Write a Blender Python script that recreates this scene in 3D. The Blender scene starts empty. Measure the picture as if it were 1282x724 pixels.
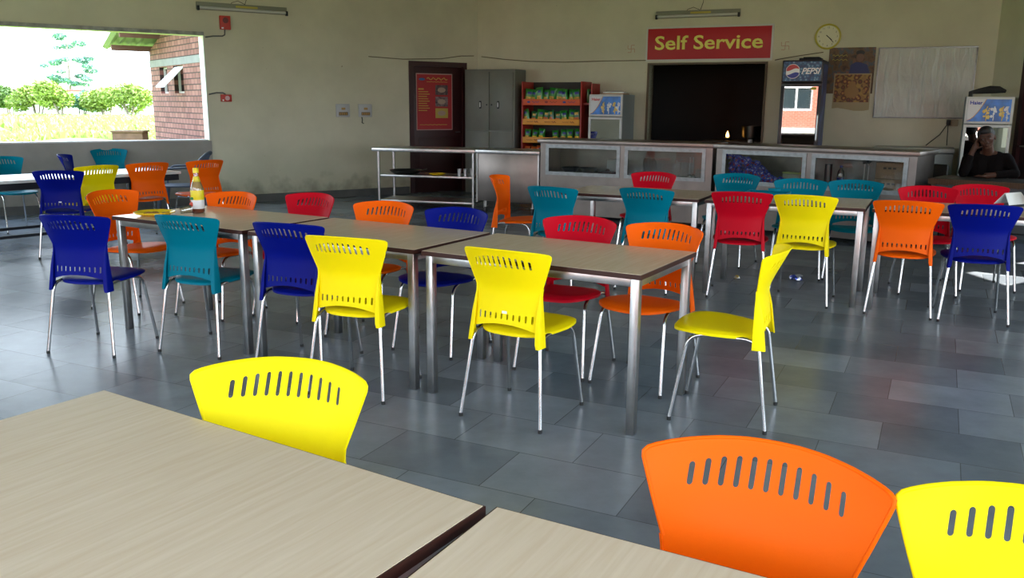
import bpy, bmesh, math, random
from math import sin, cos, pi, radians, sqrt, atan2
from mathutils import Vector, Matrix, noise as mnoise
from mathutils.geometry import delaunay_2d_cdt
random.seed(7)
SC = bpy.context.scene
COL = SC.collection

# ------------------------------------------------------------------ materials
MATS = {}
def mat(name, color=(.5, .5, .5), rough=.5, metal=0., spec=.5, bump=0., bscale=20., var=0., vscale=5., emit=None, estr=1., coat=0., sub=0.):
    if name in MATS: return MATS[name]
    m = bpy.data.materials.new(name); m.use_nodes = True; MATS[name] = m
    nt = m.node_tree; b = nt.nodes['Principled BSDF']
    b.inputs['Base Color'].default_value = (*color, 1)
    b.inputs['Roughness'].default_value = rough
    b.inputs['Metallic'].default_value = metal
    b.inputs['Specular IOR Level'].default_value = spec
    b.inputs['Coat Weight'].default_value = coat
    if sub: b.inputs['Subsurface Weight'].default_value = sub; b.inputs['Subsurface Scale'].default_value = .01
    if emit:
        b.inputs['Emission Color'].default_value = (*emit, 1); b.inputs['Emission Strength'].default_value = estr
    if var or bump:
        tc = nt.nodes.new('ShaderNodeTexCoord'); n = nt.nodes.new('ShaderNodeTexNoise')
        n.inputs['Scale'].default_value = vscale if var else bscale; n.inputs['Detail'].default_value = 6
        nt.links.new(tc.outputs['Object'], n.inputs['Vector'])
        if var:
            r = nt.nodes.new('ShaderNodeMixRGB'); r.blend_type = 'MULTIPLY'; r.inputs[0].default_value = 1
            mr = nt.nodes.new('ShaderNodeMapRange'); mr.inputs[3].default_value = 1 - var; mr.inputs[4].default_value = 1 + var
            mr.inputs[1].default_value = .3; mr.inputs[2].default_value = .7
            nt.links.new(n.outputs['Fac'], mr.inputs[0]); nt.links.new(mr.outputs[0], r.inputs[2])
            r.inputs[1].default_value = (*color, 1); nt.links.new(r.outputs[0], b.inputs['Base Color'])
        if bump:
            n2 = nt.nodes.new('ShaderNodeTexNoise'); n2.inputs['Scale'].default_value = bscale; n2.inputs['Detail'].default_value = 5
            nt.links.new(tc.outputs['Object'], n2.inputs['Vector'])
            bp = nt.nodes.new('ShaderNodeBump'); bp.inputs['Strength'].default_value = bump; bp.inputs['Distance'].default_value = .01
            nt.links.new(n2.outputs['Fac'], bp.inputs['Height']); nt.links.new(bp.outputs[0], b.inputs['Normal'])
    return m

def ramp_between(nt, fac, stops):
    r = nt.nodes.new('ShaderNodeValToRGB'); el = r.color_ramp.elements
    while len(el) < len(stops): el.new(.5)
    for e, (p, c) in zip(el, stops): e.position = p; e.color = (*c, 1)
    nt.links.new(fac, r.inputs[0]); return r.outputs[0]

def plastic(name, c):
    return mat(name, c, rough=.42, spec=.07, bump=.04, bscale=260)
YEL = plastic('yellow_plastic', (.93, .73, .003)); ORA = plastic('orange_plastic', (.88, .115, .002))
BLU = plastic('blue_plastic', (.0015, .006, .18)); TEA = plastic('teal_plastic', (0., .16, .23))
RED = plastic('red_plastic', (.52, .003, .015)); GRY = plastic('slate_grey_plastic', (.09, .11, .15))
CHROME = mat('chrome_tube', (.62, .62, .62), .18, 1.)
BLACK = mat('black_rubber', (.012, .012, .012), .6)
STEEL = mat('satin_steel', (.42, .41, .40), .32, 1., bump=.12, bscale=9., var=.12, vscale=14)
STEELD = mat('worn_steel_sheet', (.21, .18, .162), .38, 1., bump=.35, bscale=2.2, var=.15, vscale=4)
ALU = mat('brushed_aluminium', (.25, .26, .26), .42, 1., var=.15, vscale=22)
EDGE = mat('dark_brown_edging', (.040, .012, .008), .4, spec=.3)
UNDER = mat('table_underside', (.18, .12, .08), .7)
WHITEP = mat('white_paper', (.8, .8, .78), .6)
DARKMETAL = mat('black_painted_metal', (.008, .009, .014), .5, spec=.25)
YDISH = mat('yellow_melamine', (.9, .6, .01), .3)

def laminate():
    m = mat('beech_laminate', (.6, .5, .4), .25); nt = m.node_tree; b = nt.nodes['Principled BSDF']
    tc = nt.nodes.new('ShaderNodeTexCoord'); mp = nt.nodes.new('ShaderNodeMapping')
    mp.inputs['Scale'].default_value = (34, 2.2, 8)
    nt.links.new(tc.outputs['Object'], mp.inputs['Vector'])
    n = nt.nodes.new('ShaderNodeTexNoise'); n.inputs['Scale'].default_value = 2.; n.inputs['Detail'].default_value = 8; n.inputs['Distortion'].default_value = .6
    nt.links.new(mp.outputs[0], n.inputs['Vector'])
    c = ramp_between(nt, n.outputs['Fac'], [(.3, (.63, .485, .35)), (.52, (.665, .53, .395)), (.7, (.70, .565, .43))])
    nt.links.new(c, b.inputs['Base Color'])
    b.inputs['Roughness'].default_value = .2
    return m
LAM = laminate()

def slate_floor():
    m = mat('slate_tiles', (.1, .12, .14), .3, spec=.22); nt = m.node_tree; b = nt.nodes['Principled BSDF']
    tc = nt.nodes.new('ShaderNodeTexCoord'); mp = nt.nodes.new('ShaderNodeMapping')
    mp.inputs['Rotation'].default_value = (0, 0, radians(26)); mp.inputs['Location'].default_value = (.12, .2, 0)
    nt.links.new(tc.outputs['Object'], mp.inputs['Vector'])
    br = nt.nodes.new('ShaderNodeTexBrick')
    br.inputs['Scale'].default_value = 1; br.inputs['Brick Width'].default_value = .57; br.inputs['Row Height'].default_value = .375
    br.inputs['Mortar Size'].default_value = .0022; br.inputs['Mortar Smooth'].default_value = .3; br.offset = .43
    br.inputs['Color1'].default_value = (.105, .124, .147, 1); br.inputs['Color2'].default_value = (.20, .225, .26, 1)
    br.inputs['Mortar'].default_value = (.07, .08, .085, 1)
    nt.links.new(mp.outputs[0], br.inputs['Vector'])
    n = nt.nodes.new('ShaderNodeTexNoise'); n.inputs['Scale'].default_value = 2.2; n.inputs['Detail'].default_value = 9; n.inputs['Roughness'].default_value = .65
    nt.links.new(tc.outputs['Object'], n.inputs['Vector'])
    mr = nt.nodes.new('ShaderNodeMapRange'); mr.inputs[1].default_value = .3; mr.inputs[2].default_value = .7; mr.inputs[3].default_value = .8; mr.inputs[4].default_value = 1.22
    nt.links.new(n.outputs['Fac'], mr.inputs[0])
    mx = nt.nodes.new('ShaderNodeMixRGB'); mx.blend_type = 'MULTIPLY'; mx.inputs[0].default_value = 1
    nt.links.new(br.outputs['Color'], mx.inputs[1]); nt.links.new(mr.outputs[0], mx.inputs[2]); nt.links.new(mx.outputs[0], b.inputs['Base Color'])
    r2 = nt.nodes.new('ShaderNodeMapRange'); r2.inputs[1].default_value = .3; r2.inputs[2].default_value = .7; r2.inputs[3].default_value = .26; r2.inputs[4].default_value = .38
    n3 = nt.nodes.new('ShaderNodeTexNoise'); n3.inputs['Scale'].default_value = 2.5; n3.inputs['Detail'].default_value = 8
    nt.links.new(tc.outputs['Object'], n3.inputs['Vector']); b.inputs['Roughness'].default_value = .26
    n4 = nt.nodes.new('ShaderNodeTexNoise'); n4.inputs['Scale'].default_value = 7; n4.inputs['Detail'].default_value = 3; n4.inputs['Distortion'].default_value = .2
    nt.links.new(tc.outputs['Object'], n4.inputs['Vector'])
    ad = nt.nodes.new('ShaderNodeMath'); ad.operation = 'MULTIPLY_ADD'; ad.inputs[1].default_value = -.6
    nt.links.new(br.outputs['Fac'], ad.inputs[0]); nt.links.new(n4.outputs['Fac'], ad.inputs[2])
    bp = nt.nodes.new('ShaderNodeBump'); bp.inputs['Strength'].default_value = .16; bp.inputs['Distance'].default_value = .010
    nt.links.new(ad.outputs[0], bp.inputs['Height']); nt.links.new(bp.outputs[0], b.inputs['Normal'])
    return m
FLOOR = slate_floor()

def plaster(name, c1, c2, stain=.5):
    m = mat(name, c1, .85, spec=.25); nt = m.node_tree; b = nt.nodes['Principled BSDF']
    tc = nt.nodes.new('ShaderNodeTexCoord')
    n = nt.nodes.new('ShaderNodeTexNoise'); n.inputs['Scale'].default_value = .9; n.inputs['Detail'].default_value = 9; n.inputs['Roughness'].default_value = .6
    nt.links.new(tc.outputs['Object'], n.inputs['Vector'])
    c = ramp_between(nt, n.outputs['Fac'], [(.35, c1), (.65, c2)])
    # irregular damp dirt near the floor
    sx = nt.nodes.new('ShaderNodeSeparateXYZ'); nt.links.new(tc.outputs['Object'], sx.inputs[0])
    n2 = nt.nodes.new('ShaderNodeTexNoise'); n2.inputs['Scale'].default_value = 4.5; n2.inputs['Detail'].default_value = 8
    nt.links.new(tc.outputs['Object'], n2.inputs['Vector'])
    ma = nt.nodes.new('ShaderNodeMath'); ma.operation = 'MULTIPLY_ADD'; ma.inputs[1].default_value = .9; nt.links.new(n2.outputs['Fac'], ma.inputs[0])
    mi = nt.nodes.new('ShaderNodeMath'); mi.operation = 'MULTIPLY'; mi.inputs[1].default_value = -1.; nt.links.new(sx.outputs['Z'], mi.inputs[0]); nt.links.new(mi.outputs[0], ma.inputs[2])
    mr = nt.nodes.new('ShaderNodeMapRange'); mr.inputs[1].default_value = .12; mr.inputs[2].default_value = .38; mr.inputs[3].default_value = 0; mr.inputs[4].default_value = stain
    nt.links.new(ma.outputs[0], mr.inputs[0])
    mx = nt.nodes.new('ShaderNodeMixRGB'); nt.links.new(mr.outputs[0], mx.inputs[0]); nt.links.new(c, mx.inputs[1]); mx.inputs[2].default_value = (.10, .09, .07, 1)
    # sparse specks
    v = nt.nodes.new('ShaderNodeTexNoise'); v.inputs['Scale'].default_value = 17; v.inputs['Detail'].default_value = 3; nt.links.new(tc.outputs['Object'], v.inputs['Vector'])
    m2 = nt.nodes.new('ShaderNodeMapRange'); m2.inputs[1].default_value = .73; m2.inputs[2].default_value = .77; m2.inputs[4].default_value = .6; nt.links.new(v.outputs['Fac'], m2.inputs[0])
    mx2 = nt.nodes.new('ShaderNodeMixRGB'); nt.links.new(m2.outputs[0], mx2.inputs[0]); nt.links.new(mx.outputs[0], mx2.inputs[1]); mx2.inputs[2].default_value = (.12, .09, .06, 1)
    nt.links.new(mx2.outputs[0], b.inputs['Base Color'])
    bp = nt.nodes.new('ShaderNodeBump'); bp.inputs['Strength'].default_value = .2; bp.inputs['Distance'].default_value = .01
    nt.links.new(n2.outputs['Fac'], bp.inputs['Height']); nt.links.new(bp.outputs[0], b.inputs['Normal'])
    return m
PLASTER = plaster('painted_plaster', (.48, .455, .335), (.58, .55, .41))
CEMENT = plaster('bare_cement', (.22, .205, .18), (.31, .29, .255), .3)
CEIL = mat('ceiling_boards', (.38, .37, .30), .8)  # unseen ceiling, tone held down to keep the back of the room dark

def brick_mat(name, c1, c2, mort, w, h, rot=0):
    m = mat(name, c1, .85); nt = m.node_tree; b = nt.nodes['Principled BSDF']
    tc = nt.nodes.new('ShaderNodeTexCoord'); sx = nt.nodes.new('ShaderNodeSeparateXYZ'); cb = nt.nodes.new('ShaderNodeCombineXYZ')
    nt.links.new(tc.outputs['Object'], sx.inputs[0]); nt.links.new(sx.outputs['X'], cb.inputs[0]); nt.links.new(sx.outputs['Z'], cb.inputs[1])
    br = nt.nodes.new('ShaderNodeTexBrick'); br.inputs['Scale'].default_value = 1
    br.inputs['Brick Width'].default_value = w; br.inputs['Row Height'].default_value = h; br.inputs['Mortar Size'].default_value = .009
    br.inputs['Color1'].default_value = (*c1, 1); br.inputs['Color2'].default_value = (*c2, 1); br.inputs['Mortar'].default_value = (*mort, 1)
    nt.links.new(cb.outputs[0], br.inputs['Vector']); nt.links.new(br.outputs['Color'], b.inputs['Base Color'])
    bp = nt.nodes.new('ShaderNodeBump'); bp.inputs['Strength'].default_value = 1; bp.inputs['Distance'].default_value = -.02
    nt.links.new(br.outputs['Fac'], bp.inputs['Height']); nt.links.new(bp.outputs[0], b.inputs['Normal'])
    return m
ROUGHBRICK = brick_mat('rough_pink_brick', (.15, .05, .042), (.24, .098, .082), (.028, .011, .010), .20, .105)
FLATBRICK = brick_mat('smooth_red_brick', (.36, .075, .045), (.42, .10, .065), (.42, .24, .18), .23, .08)

def glass_mat(name, tint=(1, 1, 1), gloss=.12, rough=.02):
    if name in MATS: return MATS[name]
    m = bpy.data.materials.new(name); m.use_nodes = True; MATS[name] = m; nt = m.node_tree
    nt.nodes.remove(nt.nodes['Principled BSDF']); out = nt.nodes['Material Output']
    t = nt.nodes.new('ShaderNodeBsdfTransparent'); t.inputs[0].default_value = (*tint, 1)
    g = nt.nodes.new('ShaderNodeBsdfGlossy'); g.inputs['Roughness'].default_value = rough
    lw = nt.nodes.new('ShaderNodeLayerWeight'); lw.inputs['Blend'].default_value = .25
    ma = nt.nodes.new('ShaderNodeMath'); ma.operation = 'MULTIPLY_ADD'; ma.inputs[1].default_value = .8; ma.inputs[2].default_value = gloss
    nt.links.new(lw.outputs['Fresnel'], ma.inputs[0])
    mx = nt.nodes.new('ShaderNodeMixShader'); nt.links.new(ma.outputs[0], mx.inputs[0]); nt.links.new(t.outputs[0], mx.inputs[1]); nt.links.new(g.outputs[0], mx.inputs[2])
    nt.links.new(mx.outputs[0], out.inputs['Surface']); return m
PANE = glass_mat('window_pane', (.85, .87, .86), .05)
COOLER = glass_mat('cooler_door_glass', (.10, .10, .10), .42, .015)
CLEAR = glass_mat('clear_glass', (.93, .93, .9), .08)

# ------------------------------------------------------------------ mesh builder
class MB:
    def __init__(s): s.bm = bmesh.new(); s.mi = 0
    def _tag(s, fs):
        for f in fs: f.material_index = s.mi
    def box(s, x0, x1, y0, y1, z0, z1, bev=0., M=None):
        x0, x1 = min(x0, x1), max(x0, x1); y0, y1 = min(y0, y1), max(y0, y1); z0, z1 = min(z0, z1), max(z0, z1)
        r = bmesh.ops.create_cube(s.bm, size=1); vs = r['verts']
        for v in vs: v.co = Vector(((x0 + x1) / 2 + v.co.x * (x1 - x0), (y0 + y1) / 2 + v.co.y * (y1 - y0), (z0 + z1) / 2 + v.co.z * (z1 - z0)))
        fs = set(f for v in vs for f in v.link_faces); s._tag(fs)
        if bev:
            es = list({e for v in vs for e in v.link_edges})
            r = bmesh.ops.bevel(s.bm, geom=es, offset=bev, segments=2, affect='EDGES', profile=.5); vs = r['verts']; s._tag(r['faces'])
        if M is not None:
            for v in set(vs): v.co = M @ v.co
        return s
    def tube(s, pts, r, n=10, cap=True, ry=None):
        pts = [Vector(p) for p in pts]; rs = r if isinstance(r, (list, tuple)) else [r] * len(pts)
        t0 = (pts[1] - pts[0]).normalized(); up = Vector((0, 0, 1)) if abs(t0.z) < .9 else Vector((1, 0, 0))
        nx = t0.cross(up).normalized(); rings = []
        for i, p in enumerate(pts):
            if i == 0: t = (pts[1] - pts[0])
            elif i == len(pts) - 1: t = pts[-1] - pts[-2]
            else: t = (pts[i + 1] - p).normalized() + (p - pts[i - 1]).normalized()
            t.normalize(); nx = (nx - t * nx.dot(t)).normalized(); ny = t.cross(nx)
            rings.append([s.bm.verts.new(p + nx * cos(a) * rs[i] + ny * sin(a) * (ry or rs[i])) for a in [2 * pi * k / n for k in range(n)]])
        fs = []
        for A, B in zip(rings, rings[1:]):
            for k in range(n): fs.append(s.bm.faces.new((A[k], A[(k + 1) % n], B[(k + 1) % n], B[k])))
        if cap: fs.append(s.bm.faces.new(rings[0][::-1])); fs.append(s.bm.faces.new(rings[-1]))
        s._tag(fs); return s
    def lathe(s, prof, c=(0, 0, 0), n=20, M=None):
        rings = []; c = Vector(c)
        for r, z in prof:
            ring = []
            for k in range(n):
                p = c + Vector((r * cos(2 * pi * k / n), r * sin(2 * pi * k / n), z))
                ring.append(s.bm.verts.new(M @ p if M is not None else p))
            rings.append(ring)
        fs = []
        for A, B in zip(rings, rings[1:]):
            for k in range(n): fs.append(s.bm.faces.new((A[k], A[(k + 1) % n], B[(k + 1) % n], B[k])))
        fs.append(s.bm.faces.new(rings[0][::-1])); fs.append(s.bm.faces.new(rings[-1])); s._tag(fs); return s
    def prism(s, poly, depth, fn):
        """poly of (a,b); fn(a,b,t)->xyz, t=0 / depth"""
        A = [s.bm.verts.new(fn(a, b, 0)) for a, b in poly]; B = [s.bm.verts.new(fn(a, b, depth)) for a, b in poly]
        fs = [s.bm.faces.new(A), s.bm.faces.new(B[::-1])]
        for i in range(len(A)):
            j = (i + 1) % len(A); fs.append(s.bm.faces.new((A[j], A[i], B[i], B[j])))
        s._tag(fs); return s
    def quad(s, *p):
        f = s.bm.faces.new([s.bm.verts.new(q) for q in p]); s._tag([f]); return s
    def sphere(s, c, r, seg=14, sc=(1, 1, 1), M=None):
        rr = bmesh.ops.create_uvsphere(s.bm, u_segments=seg, v_segments=max(6, seg * 2 // 3), radius=r)
        for v in rr['verts']:
            v.co = Vector((v.co.x * sc[0], v.co.y * sc[1], v.co.z * sc[2]))
            if M is not None: v.co = M @ v.co
            v.co += Vector(c)
        s._tag({f for v in rr['verts'] for f in v.link_faces}); return s
    def mesh(s, name, mats, smooth=True, angle=38):
        bmesh.ops.recalc_face_normals(s.bm, faces=s.bm.faces)
        if smooth:
            for f in s.bm.faces: f.smooth = True
            for e in s.bm.edges:
                if len(e.link_faces) != 2 or e.calc_face_angle(0) > radians(angle): e.smooth = False
        me = bpy.data.meshes.new(name); s.bm.to_mesh(me); s.bm.free()
        for m in (mats if isinstance(mats, (list, tuple)) else [mats]): me.materials.append(m)
        return me
    def obj(s, name, mats, parent=None, **k):
        return link(name, s.mesh(name, mats, **k), parent)

def link(name, me, parent=None):
    o = bpy.data.objects.new(name, me); COL.objects.link(o)
    if parent: o.parent = parent
    return o
def thing(name, label, cat, loc=(0, 0, 0), rz=0, group=None):
    o = bpy.data.objects.new(name, None); COL.objects.link(o); o.empty_display_size = .1
    o.location = loc; o.rotation_euler = (0, 0, rz); o['label'] = label; o['category'] = cat
    if group: o['group'] = group
    return o
def tag(o, label, cat, group=None, kind=None):
    o['label'] = label; o['category'] = cat
    if group: o['group'] = group
    if kind: o['kind'] = kind
    return o
def struct(o): o['kind'] = 'structure'; return o
def place(o, loc, rz=0): o.location = loc; o.rotation_euler = (0, 0, rz); return o
def copy_tree(o, parent=None):
    c = o.copy(); COL.objects.link(c); c.parent = parent
    for ch in o.children: copy_tree(ch, c)
    return c
def recolor(root, old, new):
    for o in [root] + list(root.children_recursive):
        if o.type == 'MESH':
            for sl in o.material_slots:
                if sl.material == old: sl.link = 'OBJECT'; sl.material = new
def text_mesh(s, size, depth=.004, bold=0., shear=0., sx=1., align='CENTER'):
    cu = bpy.data.curves.new('lettering', 'FONT'); cu.body = s; cu.size = size; cu.extrude = depth; cu.offset = bold; cu.shear = shear
    cu.align_x = align; cu.align_y = 'CENTER'; cu.resolution_u = 3
    o = bpy.data.objects.new('tmp', cu); COL.objects.link(o); dg = bpy.context.evaluated_depsgraph_get(); dg.update()
    me = bpy.data.meshes.new_from_object(o.evaluated_get(dg)); bpy.data.objects.remove(o)
    # stand it up: x along, z up, facing -y
    for v in me.vertices: x, y, z = v.co; v.co = (x * sx, -z, y)
    return me
def lettering(s, size, m, parent, loc, name='lettering', **k):
    me = text_mesh(s, size, **k); me.materials.clear(); me.materials.append(m); o = link(name, me, parent); o.location = loc; return o
def bake(o, name):
    dg = bpy.context.evaluated_depsgraph_get(); dg.update()
    me = bpy.data.meshes.new_from_object(o.evaluated_get(dg)); me.name = name; return me

# ------------------------------------------------------------------ room frame
C0 = Vector((-.619, 15.283)); AL = radians(34.345); AB = radians(-25); AR = radians(-85)
def D(a): return Vector((cos(a), sin(a)))
LW = 8.05; C5 = C0 - D(AL) * LW; C1 = C0 + D(AB) * 7.79; C2 = C1 + D(AR) * 10; C3 = C2 + D(radians(-145)) * 8; C4 = C3 + D(radians(155)) * 8
HT = 3.35
def wp(P, a, s, off, z=0.):      # s along a wall, off into the room
    q = P + D(a) * s + Vector((sin(a), -cos(a))) * off
    return (q.x, q.y, z)
def wl(s, off=0., z=0.): return wp(C5, AL, s + 3.415, off, z)     # left wall, s from the opening's edge
def wb(s, off=0., z=0.): return wp(C0, AB, s, off, z)             # back wall
def wall(name, P, a, L, holes, m=PLASTER, th=.22, e0=.12, e1=.12):
    """local x along the wall, y outward"""
    b = MB(); xs = sorted({-e0, L + e1} | {h[0] for h in holes} | {h[1] for h in holes})
    for x0, x1 in zip(xs, xs[1:]):
        xm = (x0 + x1) / 2; hs = [h for h in holes if h[0] <= xm <= h[1]]
        if not hs: b.box(x0, x1, 0, th, 0, HT)
        else:
            h = hs[0]
            if h[2] > 0: b.box(x0, x1, 0, th, 0, h[2])
            b.box(x0, x1, 0, th, h[3], HT)
    o = b.obj(name, m, smooth=False); place(o, (P.x, P.y, 0), a); return struct(o)

floor_b = MB(); cs = [C0, C1, C2, C3, C4, C5]
ctr = sum(cs, Vector((0, 0))) / 6
floor_b.prism([tuple(ctr + (c - ctr) * 1.02) for c in cs], .15, lambda a, b_, t: (a, b_, -t)); struct(floor_b.obj('floor', FLOOR, smooth=False))
cb = MB(); cb.prism([tuple(ctr + (c - ctr) * 1.07) for c in cs], .12, lambda a, b_, t: (a, b_, HT + t)); struct(cb.obj('ceiling', CEIL, smooth=False))
OPX0, OPX1, OPZ0, OPZ1 = .3, 3.485, .92, 2.385
DOORX = (3.415 + 3.36, 3.415 + 4.36)
wall('wall_left', C5, AL, LW, [(OPX0, OPX1, OPZ0, OPZ1), (DOORX[0], DOORX[1], 0, 2.1)])
wall('wall_back', C0, AB, 7.79, [(3.03, 4.80, .88, 2.09)])
wall('wall_right', C1, AR, 10, [(.66, 1.66, 0, 2.12), (2.35, 3.05, .9, 2.38), (6.4, 9.4, .92, 2.385)])
wall('wall_front_right', C2, radians(-145), 8, [(.4, 3.9, .45, 3.1), (4.1, 7.75, .45, 3.1)])  # out-of-view openings, widened to bring more daylight onto the near tables
wall('wall_front_left', C3, radians(155), 8, [(.25, 3.9, .45, 3.1), (4.1, 7.6, .45, 3.1)])  # unseen openings, enlarged likewise to light the foreground
wall('wall_side_left', C4, radians(95), 10, [(.6, 3.2, .92, 2.6), (5.9, 9.2, .92, 2.385)])  # unseen openings, the first one shortened to dim the floor at left
# cement parapet face, sills, skirting
b = MB(); b.box(.0, OPX1 + .02, -.012, .0, 0, OPZ0 - .001); o = b.obj('trim_1', CEMENT, smooth=False); struct(place(o, (C5.x, C5.y, 0), AL))
b = MB(); b.box(OPX0, OPX1 - .03, -.02, .225, OPZ0, OPZ0 + .018); o = b.obj('trim_2', mat('sill_cap', (.50, .48, .44), .7), smooth=False); struct(place(o, (C5.x, C5.y, 0), AL))
b = MB(); b.box(OPX1 - .012, OPX1 + .0, -.004, .225, OPZ0 + .018, OPZ1); o = b.obj('trim_3', mat('white_reveal', (.85, .85, .82), .7), smooth=False); struct(place(o, (C5.x, C5.y, 0), AL))
b = MB(); b.box(OPX0, OPX1, -.03, .0, OPZ1, OPZ1 + .05); o = b.obj('trim_4', mat('lintel_edge', (.27, .26, .24), .8, var=.3, vscale=12), smooth=False); struct(place(o, (C5.x, C5.y, 0), AL))
SK = mat('dark_skirting', (.075, .075, .07), .6, var=.2, vscale=4)
b = MB(); b.box(0.1, DOORX[0] - .08, -.026, -.0125, 0, .115); struct(place(b.obj('baseboard_left', SK, smooth=False), (C5.x, C5.y, 0), AL))
b = MB(); b.box(.1, 7.6, -.014, 0, 0, .115); struct(place(b.obj('baseboard_back', SK, smooth=False), (C0.x, C0.y, 0), AB))
b = MB(); b.box(1.75, 9.9, -.014, 0, 0, .115); struct(place(b.obj('baseboard_right', SK, smooth=False), (C1.x, C1.y, 0), AR))

MAROON = mat('maroon_door_paint', (.035, .006, .006), .45, var=.15, vscale=3)
def door(name, P, a, x0, x1, h, knobside=1):
    root = MB(); root.box(x0 + .03, x1 - .03, .03, .21, .0, h - .03, .004)
    for (u0, u1, z0, z1) in ((.14, .86, .12, .45), (.14, .86, .52, .98)):
        w = x1 - x0; root.box(x0 + u0 * w, x0 + u1 * w, .022, .03, z0 * h * .98, z1 * h * .96, .003)
    d = root.obj(name, MAROON); place(d, (P.x, P.y, 0), a); struct(d)
    f = MB(); f.box(x0 - .05, x0 + .03, -.02, .09, 0, h + .05); f.box(x1 - .03, x1 + .05, -.02, .09, 0, h + .05); f.box(x0 + .03, x1 - .03, -.02, .09, h - .03, h + .05)
    f.obj('door_frame', MAROON, d, smooth=False)
    k = MB(); xx = x1 - .1 if knobside > 0 else x0 + .1; k.tube([(xx, .03, 1.0), (xx, -.03, 1.0)], .01); k.tube([(xx, -.03, 1.0), (xx - .1 * knobside, -.03, 1.0)], .009)
    k.obj('door_handle', STEEL, d); return d
door('door_1', C5, AL, DOORX[0], DOORX[1], 2.1)
door('door_2', C1, AR, .66, 1.66, 2.12, -1)
# kitchen behind the serving hatch
KD = mat('near_black_wall', (.03, .028, .026), .8)  # near-black colour for the kitchen box and the outbuilding partition
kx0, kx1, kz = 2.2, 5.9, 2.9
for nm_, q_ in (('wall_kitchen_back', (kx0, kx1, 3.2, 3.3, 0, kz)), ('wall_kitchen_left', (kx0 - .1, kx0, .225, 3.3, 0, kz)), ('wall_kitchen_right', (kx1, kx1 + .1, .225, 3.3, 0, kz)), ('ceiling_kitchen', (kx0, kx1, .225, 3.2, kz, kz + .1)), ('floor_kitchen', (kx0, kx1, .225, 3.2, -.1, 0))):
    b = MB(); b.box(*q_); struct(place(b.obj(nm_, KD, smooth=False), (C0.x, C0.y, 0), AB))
b = MB()
for q in ((3.0, 3.03, .88, 2.12), (4.80, 4.83, .88, 2.12)): b.box(q[0], q[1], -.02, .24, q[2], q[3])
b.box(3.03, 4.80, -.02, .24, 2.09, 2.12); struct(place(b.obj('window_1', mat('hatch_timber', (.10, .065, .035), .6), smooth=False), (C0.x, C0.y, 0), AB))

# ------------------------------------------------------------------ chair
def hwid(z):  # half width of the shell
    pts = [(.385, .190), (.45, .185), (.55, .176), (.62, .171), (.65, .174), (.675, .183), (.715, .198), (.755, .212), (.79, .2245), (.81, .229), (.85, .23)]
    for (a, x), (b_, y) in zip(pts, pts[1:]):
        if z <= b_: return x + (y - x) * max(0, (z - a)) / (b_ - a)
    return pts[-1][1]
def lerp_tab(t, z):
    if z <= t[0][0]: return t[0][1]
    for (a, x), (b_, y) in zip(t, t[1:]):
        if z <= b_:
            u = (z - a) / (b_ - a); u = u * u * (3 - 2 * u); return x + (y - x) * u
    return t[-1][1]
def soft(t): return (t + sqrt(t * t + .0009)) / 2
def shell(x, z):
    w = hwid(z); return Vector((x, .058 - .13 * soft(.645 - z) - .50 * soft(z - .645) + (.026 + .36 * soft(z - .65)) * abs(x / w) ** 2.2, z))
def nrm(x, z):
    e = .002; return ((shell(x + e, z) - shell(x - e, z)).cross(shell(x, z + e) - shell(x, z - e))).normalized()   # points to -y
def densify(poly, step):
    out = []
    for i, p in enumerate(poly):
        q = poly[(i + 1) % len(poly)]; L = math.dist(p, q); n = max(1, round(L / step))
        for k in range(n): out.append((p[0] + (q[0] - p[0]) * k / n, p[1] + (q[1] - p[1]) * k / n))
    return out
def inside(p, poly):
    c = False; x, y = p; j = len(poly) - 1
    for i in range(len(poly)):
        a, b_ = poly[i], poly[j]
        if (a[1] > y) != (b_[1] > y) and x < (b_[0] - a[0]) * (y - a[1]) / (b_[1] - a[1]) + a[0]: c = not c
        j = i
    return c
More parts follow.
